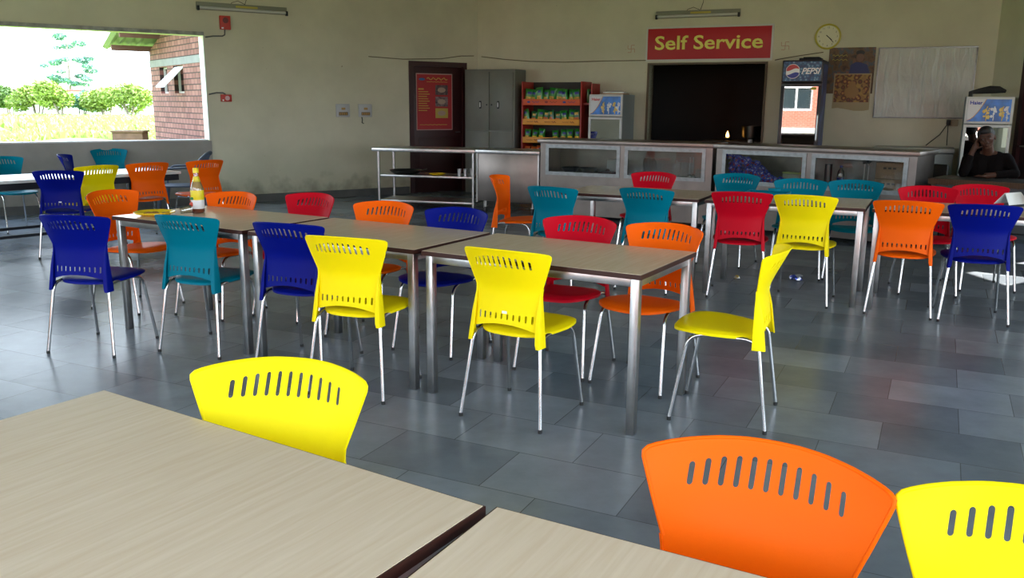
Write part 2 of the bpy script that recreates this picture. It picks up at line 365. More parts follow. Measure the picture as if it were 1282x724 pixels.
def backrest_mesh():
    right = [(0, .836), (.05, .8355), (.10, .833), (.15, .8285), (.185, .824), (.208, .8195), (.2205, .8155), (.2275, .808), (.2265, .797), (.2215, .782)]
    right += [(hwid(z), z) for z in (.765, .745, .715, .69, .67, .65, .63, .60, .55, .50, .46)]
    right += [(.181, .452), (.16, .452), (.135, .459), (.10, .468), (.05, .476)]
    outline = right + [(0, .478)] + [(-x, z) for x, z in right[:0:-1]]
    outline = densify(outline, .013)
    holes = []
    def slot(cx, cz, h, w):
        pts = []
        for k in range(7): a = pi * k / 6; pts.append((cx + w * cos(a), cz + h + w * sin(a)))
        pts += [(cx - w, cz + h * .33), (cx - w, cz - h * .33)]
        for k in range(7): a = pi + pi * k / 6; pts.append((cx + w * cos(a), cz - h + w * sin(a)))
        pts += [(cx + w, cz - h * .33), (cx + w, cz + h * .33)]
        holes.append(pts)
    for i in range(11):
        u = (i - 5) / 5; slot(u * .141, .778 - .012 * u * u, .0235 - .008 * u * u, .0054)
    for i in range(10):
        u = (i - 4.5) / 4.5; slot(u * .140, .513 - .004 * u * u, .008 + .005 * u * u, .0052)
    V = []; E = []
    for ring in [outline] + holes:
        b0 = len(V); V += [Vector(p) for p in ring]; E += [(b0 + i, b0 + (i + 1) % len(ring)) for i in range(len(ring))]
    z = .465
    while z < .84:
        x = -.22
        while x < .221:
            p = (x, z)
            if inside(p, outline) and min(math.dist(p, q) for q in outline) > .006 and not any(abs(p[0] - sum(q[0] for q in h) / len(h)) < .0075 and min(q[1] for q in h) - .006 < z < max(q[1] for q in h) + .006 for h in holes): V.append(Vector(p))
            x += .0141
        z += .0135
    vs, es, fs, *_ = delaunay_2d_cdt(V, E, [], 0, 1e-6)
    b = MB(); bm = b.bm; keep = []
    for f in fs:
        c = (sum(vs[i].x for i in f) / len(f), sum(vs[i].y for i in f) / len(f))
        if inside(c, outline) and not any(abs(c[0] - h[0][0]) < .02 and inside(c, h) for h in holes): keep.append(f)
    T = .0042
    F = {}; Bk = {}
    for i in {i for f in keep for i in f}:
        x, z = vs[i]; p = shell(x, z); n = nrm(x, z); F[i] = bm.verts.new(p - n * T / 2); Bk[i] = bm.verts.new(p + n * T / 2)
    cnt = {}
    for f in keep:
        bm.faces.new([F[i] for i in f]); bm.faces.new([Bk[i] for i in reversed(f)])
        for a, c in zip(f, f[1:] + f[:1]): cnt[(a, c)] = 1
    for (a, c) in cnt:
        if (c, a) not in cnt: bm.faces.new((F[c], F[a], Bk[a], Bk[c]))
    # thickened rim around the top and flanks
    rim = [p for p in outline]
    k0 = [i for i, p in enumerate(rim) if p[1] > .64]
    ordered = sorted(k0, key=lambda i: atan2(rim[i][0], rim[i][1] - .6))
    b.tube([shell(*rim[i]) for i in ordered], .0042, 8)
    # side brackets reaching down over the legs
    for s in (-1, 1):
        rows = []
        for k in range(15):
            t = k / 14; z = .655 - t * .272; xo = hwid(z) + .003
            base = shell(xo - .003, z); yb = base.y - .004 - .016 * min(1, t * 2.2) - .004 * t
            wi = .006 + .018 * min(1, t * 1.4); yf = base.y + .006 + .034 * max(0, t - .12)
            if k == 14: wi *= .8
            sec = [(xo - wi, yb + .005), (xo - wi, yb), (xo - .004, yb - .001), (xo + .001, yb + .004), (xo + .002, yf), (xo - .003, yf), (xo - .004, yb + .006)]
            rows.append([bm.verts.new((s * x, y, z)) for x, y in sec])
        n = len(rows[0])
        for A, B in zip(rows, rows[1:]):
            for i in range(n): bm.faces.new((A[i], A[(i + 1) % n], B[(i + 1) % n], B[i]))
        bm.faces.new(rows[0]); bm.faces.new(rows[-1][::-1])
    return b.mesh('backrest', YEL, angle=50)
def seat_mesh():
    b = MB(); bm = b.bm; N = 40; R = []
    def rad(a):  # outline, centre (0,.265)
        x, y = cos(a), sin(a)
        if y >= 0: ex, ax, ay = 3.0, .215, .205
        else: ex, ax, ay = 3.6, .215 - .045 * (-y), .205
        r = (abs(x / ax) ** ex + abs(y / ay) ** ex) ** (-1 / ex); return r
    def top(f, a):
        r = rad(a) * f; x = r * cos(a); y = r * sin(a)
        z = .452 + .006 * (x / .21) ** 2 + .010 * (y / .2) - .012 * max(0, (f - .8) / .2) ** 2
        if y > .1: z -= .012 * ((y - .1) / .1) ** 2
        return Vector((x, .265 + y, z))
    fr = (.12, .3, .5, .68, .82, .92, .98, 1.)
    rings = [[bm.verts.new(top(f, 2 * pi * k / N)) for k in range(N)] for f in fr]
    low = [[bm.verts.new(top(1., 2 * pi * k / N) * 1 + Vector((0, 0, -.012))) for k in range(N)], [bm.verts.new(top(.95, 2 * pi * k / N) + Vector((0, 0, -.020))) for k in range(N)], [bm.verts.new(top(.3, 2 * pi * k / N) + Vector((0, 0, -.016))) for k in range(N)]]
    al = rings + low
    for A, B in zip(al, al[1:]):
        for k in range(N): bm.faces.new((A[k], A[(k + 1) % N], B[(k + 1) % N], B[k]))
    bm.faces.new(rings[0][::-1]); bm.faces.new(low[-1])
    return b.mesh('seat', YEL, angle=60)
def arc(p0, p1, p2, n=6):
    p0, p1, p2 = Vector(p0), Vector(p1), Vector(p2)
    return [(1 - t) ** 2 * p0 + 2 * t * (1 - t) * p1 + t * t * p2 for t in [k / n for k in range(n + 1)]]
def make_chair():
    root = bpy.data.objects.new('cafeteria_chair', None); COL.objects.link(root)
    link('seat', seat_mesh(), root); link('backrest', backrest_mesh(), root)
    r = .0095; zt = .428
    for s in (-1, 1):
        F = Vector((s * .21, .445, .012)); ft = Vector((s * .183, .375, zt)); R = Vector((s * .218, .0, .012)); rt = Vector((s * .178, .060, zt))
        fk = F + (ft - F) * .84; rk = R + (rt - R) * .86
        b = MB(); b.tube([F] + arc(fk, ft, ft + Vector((-s * .004, -.075, 0))), r); l = b.obj('leg', CHROME, root)
        c = MB(); c.tube([F - Vector((0, 0, .012)), F + Vector((0, 0, .006))], r + .0008); c.obj('foot_cap', BLACK, l)
        b = MB(); b.tube([R] + arc(rk, rt, rt + Vector((0, .075, 0))), r); l = b.obj('leg', CHROME, root)
        c = MB(); c.tube([R - Vector((0, 0, .012)), R + Vector((0, 0, .006))], r + .0008); c.obj('foot_cap', BLACK, l)
        b = MB(); b.tube([rt + Vector((0, .07, 0)), ft + Vector((-s * .004, -.07, 0))], r * .98); b.obj('side_rail', CHROME, root)
    b = MB(); b.tube([(-.178, .15, zt - .004), (.178, .15, zt - .004)], .008); b.obj('cross_bar', CHROME, root)
    b = MB(); b.tube([(-.178, .30, zt - .004), (.178, .30, zt - .004)], .008); b.obj('cross_bar', CHROME, root)
    return root
CH0 = make_chair(); used = [False]
def chair(x, y, yaw, m, label, group, sticker=False, z=0):
    if not used[0] and not sticker: o = CH0; used[0] = True
    else: o = copy_tree(CH0)
    if m != YEL:
        recolor(o, YEL, m)
    place(o, (x, y, z), radians(yaw)); tag(o, label, 'chair', group)
    if sticker:
        p = shell(.0, .535); b = MB(); b.box(-.013, .013, p.y - .0045, p.y - .003, .528, .540); s = b.obj('sticker', WHITEP, o, smooth=False); s['label'] = 'small white sticker'
    return o
G1 = 'chairs around the middle row of tables'; G2 = 'chairs around the row of tables near the counter'; G3 = 'chairs around the long table by the wall opening'; G4 = 'chairs at the nearest tables'
CH = [
 (-.560, 2.075, 170, YEL, 'yellow plastic chair tucked into the nearest table, facing us', G4, False),
 (-.054, 3.848, -30.5, YEL, 'yellow plastic chair with a white sticker, back to us at the right middle table', G1, True),
 (.490, 1.545, 152, ORA, 'large orange plastic chair facing us at the nearest table, lower right', G4, False),
 (.900, 1.335, 148, YEL, 'yellow plastic chair cut off by the lower right corner of the photo', G4, False),
 (-2.538, 4.911, -10.8, BLU, 'blue plastic chair, back to us at the left end of the middle row', G1, False),
 (-1.908, 4.931, -20.5, TEA, 'teal plastic chair, back to us at the middle table with the sauce bottle', G1, False),
 (-1.250, 4.657, -20.2, BLU, 'blue plastic chair, back to us between the teal chair and a yellow chair', G1, False),
 (-.844, 4.183, -19.3, YEL, 'yellow plastic chair, back to us beside the blue chair at the middle table', G1, False),
 (1.247, 3.949, 67.2, YEL, 'yellow plastic chair seen from the side at the right end of the middle tables', G1, False),
 (-2.939, 6.282, -114, ORA, 'orange plastic chair at the left end of the middle tables by the yellow plate', G1, False),
 (-1.99, 6.24, 156, ORA, 'orange plastic chair facing us right behind the sauce bottle', G1, False),
 (-1.413, 6.191, 149.8, RED, 'red plastic chair facing us behind the middle tables, farthest left of the reds', G1, False),
 (-.823, 5.695, 156.1, ORA, 'orange plastic chair facing us between a red chair and a blue chair', G1, False),
 (-.323, 5.375, 151, BLU, 'blue plastic chair facing us on the far side of the middle tables', G1, False),
 (.409, 4.999, 152.1, RED, 'red plastic chair facing us on the far side of the right middle table', G1, False),
 (.855, 4.715, 144, ORA, 'orange plastic chair facing us at the right middle table, next to its red neighbour', G1, False),
 (-.159, 7.95, -107.9, ORA, 'orange plastic chair seen from the side in front of the steel trolley', G2, False),
 (.287, 6.904, -31.4, TEA, 'teal plastic chair, back to us beside the sideways orange chair', G2, False),
 (1.028, 6.811, -29.7, TEA, 'teal plastic chair, back to us directly behind the orange chair of the middle tables', G2, False),
 (1.740, 6.590, -17, RED, 'dark red plastic chair, back to us next to a yellow chair at the back tables', G2, False),
 (2.150, 6.388, -27, YEL, 'yellow plastic chair, back to us at the back tables next to the red chair', G2, False),
 (2.762, 6.045, -25, ORA, 'orange plastic chair, back to us next to a blue chair at the right', G2, False),
 (3.205, 5.850, -19.7, BLU, 'blue plastic chair, back to us at the right edge of the photo', G2, False),
 (1.388, 8.477, 150, RED, 'small red plastic chair facing us in front of the counter windows', G2, False),
 (2.170, 8.367, 146, TEA, 'teal plastic chair facing us just below the blue packets in the counter', G2, False),
 (2.588, 7.818, 161.4, TEA, 'teal plastic chair facing us, left one of the adjoining pair before the counter', G2, False),
 (3.045, 7.725, 159.5, TEA, 'teal plastic chair facing us, right one of the adjoining pair before the counter', G2, False),
 (3.421, 7.177, 165, RED, 'red plastic chair facing us behind the orange chair at the right', G2, False),
 (3.939, 7.360, 172, RED, 'red plastic chair facing us behind the blue chair at the right', G2, False),
 (-4.262, 8.115, 8, BLU, 'blue plastic chair with a white sticker, back to us at the long table', G3, True),
 (-4.175, 8.80, 52, YEL, 'yellow plastic chair, back to us at the long table by the opening', G3, False),
 (-3.855, 9.262, 46, ORA, 'orange plastic chair, back to us at the long table beside the yellow one', G3, False),
 (-3.41, 9.748, 50, ORA, 'orange plastic chair, back to us at the right end of the long table', G3, False),
 (-5.90, 10.05, -125, TEA, 'teal plastic chair facing us at the left edge of the photo', G3, False),
 (-5.50, 11.90, -150, TEA, 'teal plastic chair standing against the cement parapet below the opening', G3, False),
 (-5.45, 10.55, -78, BLU, 'blue plastic chair turned sideways behind the long table', G3, False),
]
for c in CH: chair(*c[:6], sticker=c[6])

# dark grey one-piece armchair by the left wall
def monobloc():
    t = thing('plastic_armchair', 'dark grey one-piece plastic armchair between the long table and the wall', 'chair', (-4.30, 11.25, 0), radians(100), G3)
    b = MB(); b.box(-.22, .22, -.2, .22, .40, .42, .008); b.obj('seat', GRY, t)
    b = MB()
    for i in range(-3, 4):
        x = i * .062; b.tube([(x, -.2, .41), (x * 1.05, -.27, .6), (x * 1.1, -.34, .79)], .016, 8, ry=.006)
    b.tube([(s * .25, y, z) for s, y, z in ((-1, -.24, .66), (-1.02, -.31, .76), (-.7, -.37, .82), (0, -.39, .835), (.7, -.37, .82), (1.02, -.31, .76), (1, -.24, .66))], .02, 8)
    b.tube([(-.24, -.2, .41), (-.255, -.27, .68)], .018, 8); b.tube([(.24, -.2, .41), (.255, -.27, .68)], .018, 8); b.obj('backrest', GRY, t)
    for s in (-1, 1):
        b = MB(); b.tube([(s * .25, -.27, .66), (s * .27, -.1, .65), (s * .27, .12, .64), (s * .25, .2, .60), (s * .24, .21, .42)], .022, 8, ry=.014); b.obj('armrest', GRY, t)
        b = MB(); b.tube([(s * .24, .20, .42), (s * .27, .25, 0)], [.026, .018], 8); b.obj('leg', GRY, t)
        b = MB(); b.tube([(s * .23, -.18, .42), (s * .27, -.27, 0)], [.026, .018], 8); b.obj('leg', GRY, t)
monobloc()

# ------------------------------------------------------------------ tables
TL, TW = 1.18, .727
def make_table():
    """origin at the near right corner; x runs left (negative), y away"""
    root = bpy.data.objects.new('canteen_table', None); COL.objects.link(root)
    b = MB(); b.box(-TL + .004, -.004, .004, TW - .004, .728, .75); b.mi = 1; b.box(-TL + .01, -.01, .01, TW - .01, .7265, .728); top = b.obj('tabletop', [LAM, UNDER], root, smooth=False)
    b = MB()
    for q in ((-TL, 0, 0, .004), (-TL, 0, TW - .004, TW), (-TL, -TL + .004, .004, TW - .004), (-.004, 0, .004, TW - .004)): b.box(*q, .7265, .7485)
    b.obj('edge_band', EDGE, top, smooth=False)
    for x in (-.055, -TL + .015):
        for y in (.015, TW - .055):
            b = MB(); b.box(x, x + .04, y, y + .04, 0, .726, .003); b.obj('leg', STEEL, root)
    for y in (.02, TW - .045):
        b = MB(); b.box(-TL + .055, -.055, y, y + .025, .688, .726, .002); b.obj('apron', STEEL, root)
    for x in (-TL + .02, -.045):
        b = MB(); b.box(x, x + .025, .055, TW - .055, .688, .726, .002); b.obj('apron', STEEL, root)
    return root
TB0 = make_table(); tused = [False]
def table(x, y, yaw, label, group):
    o = copy_tree(TB0) if tused[0] else TB0; tused[0] = True
    place(o, (x, y, 0), radians(yaw)); return tag(o, label, 'table', group)
def row(x, y, yaw, labels, group, step=-(TL + .045), start=0):
    for i, l in enumerate(labels):
        k = start + i; table(x + cos(radians(yaw)) * step * k, y + sin(radians(yaw)) * step * k, yaw, l, group)
row(.561, 3.692, -30.37, ['steel-legged canteen table at the right end of the middle row', 'steel-legged canteen table in the centre of the middle row', 'steel-legged canteen table at the left of the middle row, with a sauce bottle on it'], 'tables of the middle row')
row(2.570, 6.294, -25.8, ['canteen table at the right of the back row, behind the blue chair', 'canteen table of the back row behind the red and yellow chairs', 'canteen table at the left end of the back row, behind two teal chairs'], 'tables of the back row', start=-1)
a = radians(-32.6); table(-1.039 + TL * cos(a) + TW * sin(a), 2.110 + TL * sin(a) - TW * cos(a), -32.6, 'large canteen table filling the lower left of the photo', 'nearest tables')
a = radians(-28.9); table(-.025 + TL * cos(a) + TW * sin(a), 1.473 + TL * sin(a) - TW * cos(a), -28.9, 'canteen table at the bottom edge, in front of the large orange chair', 'nearest tables')

def long_table():
    a = radians(50); t = thing('long_table', 'long pale-topped table on black legs under the wall opening', 'table', (-3.68, 9.66, 0), a)
    L, W = 3.1, .78
    GLOSSY = mat('pale_laminate', (.62, .62, .60), .22)
    b = MB(); b.box(-L, 0, 0, W, .687, .715, .003); b.obj('tabletop', GLOSSY, t)
    b = MB(); b.box(-L + .02, -.02, .02, W - .02, .62, .686); b.obj('apron', DARKMETAL, t, smooth=False)
    for x in (-L + .5, -.55):
        for y in (.07, W - .11):
            b = MB(); b.box(x, x + .045, y, y + .045, 0, .62, .003); b.obj('leg', DARKMETAL, t)
    for y in (.08, W - .10):
        b = MB(); b.box(-L + .545, -.55, y, y + .025, .15, .18, .002); b.obj('stretcher', DARKMETAL, t)
    for x in (-L + .51, -.54):
        b = MB(); b.box(x, x + .025, .115, W - .11, .15, .18, .002); b.obj('stretcher', DARKMETAL, t)
long_table()
exec_later = []

# ------------------------------------------------------------------ counters
def counter(name, label, ax, ay, bx, by, Hc=1.03, depth=.62):
    A = Vector((ax, ay)); Bv = Vector((bx, by)); L = (Bv - A).length; ang = atan2(by - ay, bx - ax)
    t = thing('display_counter', label, 'counter', (ax, ay, 0), ang, 'steel display counters')
    b = MB(); b.box(-.03, L + .03, -.04, depth + .02, Hc - .05, Hc, .006); b.obj('countertop', STEELD, t)
    # carcass: front with two window cut-outs
    W = [(.09, L / 2 - .04), (L / 2 + .04, L - .09)]; z0, z1 = .58, .955
    b = MB(); b.box(0, L, 0, .02, .06, z0); b.box(0, L, 0, .02, z1, Hc - .05)
    for q in ((0, W[0][0]), (W[0][1], W[1][0]), (W[1][1], L)): b.box(q[0], q[1], 0, .02, z0, z1)
    b.box(0, .02, .02, depth, .06, Hc - .05); b.box(L - .02, L, .02, depth, .06, Hc - .05); b.box(.02, L - .02, depth - .02, depth, .06, Hc - .05)
    b.obj('body', STEELD, t, smooth=False)
    b = MB(); b.box(.02, L - .02, .02, depth - .02, .555, .575); b.obj('shelf', STEELD, t, smooth=False)
    for x0, x1 in W:
        f = MB(); w = .035
        f.box(x0 - .01, x1 + .01, -.012, .0, z0 - .01, z0 + w); f.box(x0 - .01, x1 + .01, -.012, .0, z1 - w, z1 + .01)
        f.box(x0 - .01, x0 + w, -.012, .0, z0 + w, z1 - w); f.box(x1 - w, x1 + .01, -.012, .0, z0 + w, z1 - w)
        fo = f.obj('window_frame', ALU, t, smooth=False)
        g = MB(); g.box(x0, x1, .006, .010, z0, z1); g.obj('pane', PANE, fo, smooth=False)
    for x in (.06, L - .06):
        for y in (.06, depth - .06):
            b = MB(); b.tube([(x, y, 0), (x, y, .06)], .02); b.obj('foot', BLACK, t)
    return t, ang, L
c1, a1, L1 = counter('c', 'steel display counter with two glass windows, left one of the pair', .36, 11.52, 2.39, 10.49)
c2, a2, L2 = counter('c', 'steel display counter with blue packets behind its glass, right one of the pair', 2.43, 10.45, 4.15, 8.98)
def onc(o, which, x, y, z, rz=0):
    P, an = ((.36, 11.52), a1) if which == 1 else ((2.43, 10.45), a2)
    q = Vector(P) + D(an) * x + Vector((-sin(an), cos(an))) * y
    o.location = (q.x, q.y, z); o.rotation_euler = (0, 0, an + rz); return o
# contents of the counters
SH = .575
def lathe_obj(name, prof, m, n=20, parent=None):
    b = MB(); b.lathe(prof, n=n); return b.obj(name, m, parent)
bowlprof = [(.04, 0), (.09, .03), (.115, .075), (.125, .078), (.12, .085), (.108, .08), (.085, .038), (.035, .012)]
for i, (x, m) in enumerate(((.30, DARKMETAL), (.56, DARKMETAL))):
    o = lathe_obj('serving_bowl', bowlprof, m); onc(o, 1, x, .3, SH); tag(o, ['black bowl inside the left counter, nearer its left end', 'black bowl inside the left counter, nearer the window post'][i], 'bowl')
b = MB(); b.box(-.09, .09, -.1, .1, 0, .2, .01); o = b.obj('plastic_tub', mat('dull_white_plastic', (.6, .6, .58), .5)); onc(o, 1, .9, .42, SH); tag(o, 'white tub behind the left window of the left counter', 'container')
b = MB(); b.lathe([(.02, .06), (.12, .05), (.14, .02), (.13, 0), (.0, .0)][::-1]); b.sphere((0, 0, .06), .03, 10); o = b.obj('pan_lid', mat('maroon_lid', (.06, .01, .01), .4)); onc(o, 1, .87, .2, SH); tag(o, 'dark maroon lid lying in the left counter window', 'lid')
for i in range(4):
    o = lathe_obj('steel_plate', [(.0, 0), (.08, 0), (.12, .012), (.122, .014), (.08, .006), (0, .006)], STEEL, 24)
    onc(o, 1, 1.36 + i * .035, .25, SH + .122); o.rotation_euler = (0, radians(82), a1); tag(o, 'upright steel plate in a stack behind the right window of the left counter', 'plate', 'upright plates in the counter')
for i, x in enumerate((1.95, 1.98)):
    b = MB(); b.tube([(0, 0, .0), (0, 0, .26)], .006, 8); b.sphere((0, 0, .02), .03, 10, (1, .5, 1)); o = b.obj('ladle', STEEL); onc(o, 1, x, .2 + .05 * i, SH + .012); tag(o, 'steel ladle standing at the right end of the left counter, %s' % ('front one' if i == 0 else 'rear one'), 'ladle')
PKB = mat('blue_wrapper', (.012, .03, .55), .3, spec=.8); PKR = mat('red_print', (.30, .02, .06), .4); PKW = mat('white_print', (.35, .33, .5), .4)
def packet_mesh(w, h, d, m1, m2, m3=None, name='packet'):
    b = MB(); bm = b.bm; nx, nz = 6, 6; G = {}
    for s in (-1, 1):
        for i in range(nx + 1):
            for j in range(nz + 1):
                u = i / nx * 2 - 1; v = j / nz * 2 - 1; k = max(0, (1 - u ** 4) * (1 - abs(v) ** 3)) ** .5
                G[s, i, j] = bm.verts.new((u * w / 2 * (1 - .05 * (1 - v * v)), s * d / 2 * k + (.0008 * s), h / 2 + v * h / 2))
    for s in (-1, 1):
        for i in range(nx):
            for j in range(nz):
                q = [G[s, i, j], G[s, i + 1, j], G[s, i + 1, j + 1], G[s, i, j + 1]]
                f = bm.faces.new(q if s < 0 else q[::-1])
                f.material_index = 1 if (j in (1, 2) and 1 <= i <= 4) else (2 if (m3 and j == 4 and 2 <= i <= 4) else 0)
    for i in range(nx):
        bm.faces.new((G[-1, i, 0], G[1, i, 0], G[1, i + 1, 0], G[-1, i + 1, 0])); bm.faces.new((G[-1, i + 1, nz], G[1, i + 1, nz], G[1, i, nz], G[-1, i, nz]))
    for j in range(nz):
        bm.faces.new((G[-1, 0, j + 1], G[1, 0, j + 1], G[1, 0, j], G[-1, 0, j])); bm.faces.new((G[-1, nx, j], G[1, nx, j], G[1, nx, j + 1], G[-1, nx, j + 1]))
    return b.mesh(name, [m1, m2] + ([m3] if m3 else []), angle=70)
pm = packet_mesh(.055, .075, .018, PKB, PKR, PKW)
random.seed(3); n = 0
for k in range(150):
    lv = k // 30; x = .12 + random.random() ** 1.15 * (.74 - .1 * lv); zmax = .33 * (1 - ((x - .12) / .78) ** 1.3)
    z = SH + .012 + lv / 5 * zmax + random.uniform(0, .012)
    o = link('blue_packet', pm); onc(o, 2, x, random.uniform(.055, .17) + .02 * (lv % 2), z); o.rotation_euler = (random.uniform(-.9, .4), random.uniform(-1.2, 1.2), a2 + random.uniform(-.5, .5))
    tag(o, 'small shiny blue snack packet in the heap behind the counter glass', 'packet', 'blue packets heaped in the counter')
b = MB(); b.box(-.11, .11, -.07, .07, 0, .13, .012); b.mi = 1; b.box(-.112, .112, -.072, .072, .13, .15, .004)
o = b.obj('lunch_box', [mat('smoky_plastic', (.35, .36, .28), .3), mat('lime_lid', (.42, .5, .12), .4)]); onc(o, 2, .82, .35, SH); tag(o, 'small box with lime lid inside the counter, right of the blue packets', 'box')
def water_bottle(lab, x, y, lbl):
    t = thing('water_bottle', lab, 'bottle'); onc(t, 2, x, y, SH)
    b = MB(); b.lathe([(.0, 0), (.036, .0), (.038, .01), (.036, .06), (.038, .11), (.038, .17), (.03, .205), (.014, .225), (.014, .24)], n=18); b.obj('body', CLEAR, t)
    b = MB(); b.lathe([(.0, .24), (.017, .24), (.017, .262), (.0, .262)], n=14); b.obj('cap', lbl, t)
    b = MB(); b.lathe([(.0388, .06), (.0388, .13)], n=18); b.bm.faces.ensure_lookup_table(); b.obj('label_band', lbl, t)
water_bottle('clear water bottle with blue label inside the right counter window', 1.42, .2, mat('bottle_blue', (.01, .04, .25), .4))
b = MB(); b.tube([(0, 0, 0), (0, 0, .27)], .04, 14); o = b.obj('steel_canister', mat('dark_steel', (.15, .15, .15), .3, 1.)); onc(o, 2, 1.26, .25, SH); tag(o, 'tall dark canister left of the water bottle in the counter', 'canister')
CARD = mat('brown_cardboard', (.42, .27, .16), .8, var=.08)
for i, (z, h) in enumerate(((0, .15), (.151, .17))):
    t = thing('cardboard_box', ['lower cardboard box stacked at the right end of the counter', 'upper cardboard box stacked at the right end of the counter'][i], 'box'); onc(t, 2, 1.98, .22, SH + z)
    b = MB(); b.box(-.16, .16, -.11, .11, 0, h, .003); b.obj('carton', CARD, t)
    for j in range(3):
        b = MB(); b.box(-.08 + .05 * j, -.05 + .05 * j, -.1125, -.111, h * .6, h * .72); b.obj('printed_mark', mat('carton_print', (.12, .08, .06), .8), t, smooth=False)
for i, x in enumerate((1.70, 1.73)):
    b = MB(); b.tube([(0, 0, 0), (0, 0, .30)], .008, 8); b.tube([(-.02, 0, .30), (.02, 0, .33)], .012, 8); o = b.obj('tongs', STEEL); onc(o, 2, x, .12 + .04 * i, SH); tag(o, 'steel tongs upright by the cartons in the counter, %s' % ('front' if i == 0 else 'rear'), 'tongs')

# ------------------------------------------------------------------ steel rack and trolley
ra = atan2(11.97 - 12.34, -.521 + 1.927)
t = thing('steel_rack', 'open steel serving rack with two lower shelves in front of the maroon door', 'rack', (-1.927, 12.34, 0), ra)
RL_ = 1.45; RD = .6
b = MB(); b.box(-.06, RL_ + .01, -.03, RD + .03, .81, .86, .006); b.obj('top', STEEL, t)
for z in (.455, .10):
    b = MB(); b.box(.02, RL_ - .03, .02, RD - .02, z, z + .03, .004); b.obj('shelf', STEEL, t)
for x in (.02, RL_ - .03):
    for y in (.02, RD - .02):
        b = MB(); b.tube([(x, y, 0), (x, y, .812)], .019, 12); b.obj('leg', STEEL, t)
def onr(o, x, y, z): q = Vector((-1.927, 12.34)) + D(ra) * x + Vector((-sin(ra), cos(ra))) * y; o.location = (q.x, q.y, z); return o
b = MB(); b.lathe([(0, 0), (.16, 0), (.215, .035), (.235, .06), (.225, .062), (.2, .04), (.15, .012), (0, .012)], n=28); b.tube([(.22, 0, .055), (.29, 0, .07), (.29, .04, .07)], .008, 8)
o = b.obj('steel_basin', mat('blackened_steel', (.14, .14, .12), .35, 1.)); onr(o, .36, .2, .486); tag(o, 'wide dark steel basin on the middle shelf of the rack', 'basin')
o = lathe_obj('plate', [(0, 0), (.07, 0), (.115, .018), (.12, .026), (.112, .024), (.07, .008), (0, .008)], YDISH, 28); onr(o, .85, .15, .486); tag(o, 'yellow plate alone on the middle shelf of the steel rack', 'plate')
for i, (x, y) in enumerate(((1.20, .09), (1.275, .12), (1.345, .2))):
    o = lathe_obj('steel_tumbler', [(0, 0), (.026, 0), (.031, .1), (.033, .102), (.029, .1), (.024, .006), (0, .006)], STEEL, 18); onr(o, x, y, .486)
    tag(o, ['steel tumbler on the rack shelf, left of three', 'steel tumbler on the rack shelf, middle of three', 'steel tumbler on the rack shelf, right of three behind the leg'][i], 'tumbler', 'tumblers on the rack')
ta = atan2(11.60 - 11.95, .376 + .508)
t = thing('steel_trolley', 'closed steel trolley cabinet on castors left of the display counters', 'trolley', (-.508, 11.95, 0), ta)
TLn = .93; b = MB(); b.box(0, TLn, -.02, .6, .815, .865, .006); b.obj('top', STEEL, t)
b = MB(); b.box(.03, TLn - .03, .0, .57, .17, .815, .006); b.obj('cabinet', STEELD, t)
for x in (.02, TLn - .02):
    b = MB(); b.box(x - .012, x + .012, -.008, .016, .15, .815); b.obj('corner_post', STEEL, t, smooth=False)
for x in (.12, TLn - .12):
    for y in (.07, .5):
        b = MB(); b.tube([(x, y, .17), (x, y, .09)], .012); b.box(x - .02, x + .02, y - .03, y + .03, .085, .095); w = b.obj('castor', STEEL, t)
        b = MB(); b.tube([(x - .014, y, .045), (x + .014, y, .045)], .045, 18); b.obj('wheel', mat('castor_wheel', (.05, .05, .05), .5), w)

# ------------------------------------------------------------------ cupboard
CUP = mat('grey_green_enamel', (.135, .14, .115), .45, var=.12, vscale=3)
def onwall(o, s, off): p = wb(s, off); o.location = p; o.rotation_euler = (0, 0, AB); return o
t = thing('steel_cupboard', 'tall grey-green steel cupboard with double doors beside the snack rack', 'cupboard'); onwall(t, .01, .48)
b = MB(); b.box(0, .92, 0, .43, .0, 2.03, .004); b.obj('carcass', CUP, t)
for i in (0, 1):
    x0, x1 = (.03, .455) if i == 0 else (.465, .89)
    for z0, z1 in ((.05, 1.02), (1.05, 1.99)):
        b = MB(); b.box(x0, x1, -.016, -.001, z0, z1, .003); d = b.obj('door', CUP, t)
        if z0 > 1:
            h = MB(); xx = x1 - .16 if i == 0 else x0 + .16; h.box(xx - .02, xx + .02, -.024, -.016, 1.40, 1.52, .004); h.mi = 1; h.box(xx - .009, xx + .009, -.032, -.024, 1.42, 1.50, .003); h.obj('handle', [DARKMETAL, STEEL], d)
            h = MB(); h.tube([(x1 - .04 if i == 0 else x0 + .04, -.016, 1.46), (x1 - .04 if i == 0 else x0 + .04, -.022, 1.46)], .012, 12); h.obj('lock', DARKMETAL, d)
# ------------------------------------------------------------------ snack rack
RR = mat('red_rack_board', (.35, .02, .012), .45); SH_O = mat('orange_price_strip', (.75, .32, .03), .5); SH_R = mat('red_price_strip', (.65, .09, .02), .5)
t = thing('snack_rack', 'red snack rack full of crisp packets between the cupboard and a small freezer', 'rack'); onwall(t, 1.06, .50)
w = 1.04
for nm, q in (('side_panel', (0, .025, 0, .44)), ('side_panel', (w - .025, w, 0, .44))):
    b = MB(); b.box(*q, 0, 1.83, .002); b.obj(nm, RR, t)
b = MB(); b.box(.025, w - .025, .425, .44, 0, 1.83); b.obj('back_panel', mat('dark_rack_back', (.015, .012, .008), .6), t, smooth=False)
zs = [.14, .42, .74, 1.06, 1.36 + .02, 1.63]
zs = [.30, .60, .88, 1.17, 1.48]
SQ = mat('dark_red_print', (.22, .01, .01), .5); SB = mat('dark_blue_print', (.02, .03, .2), .5)
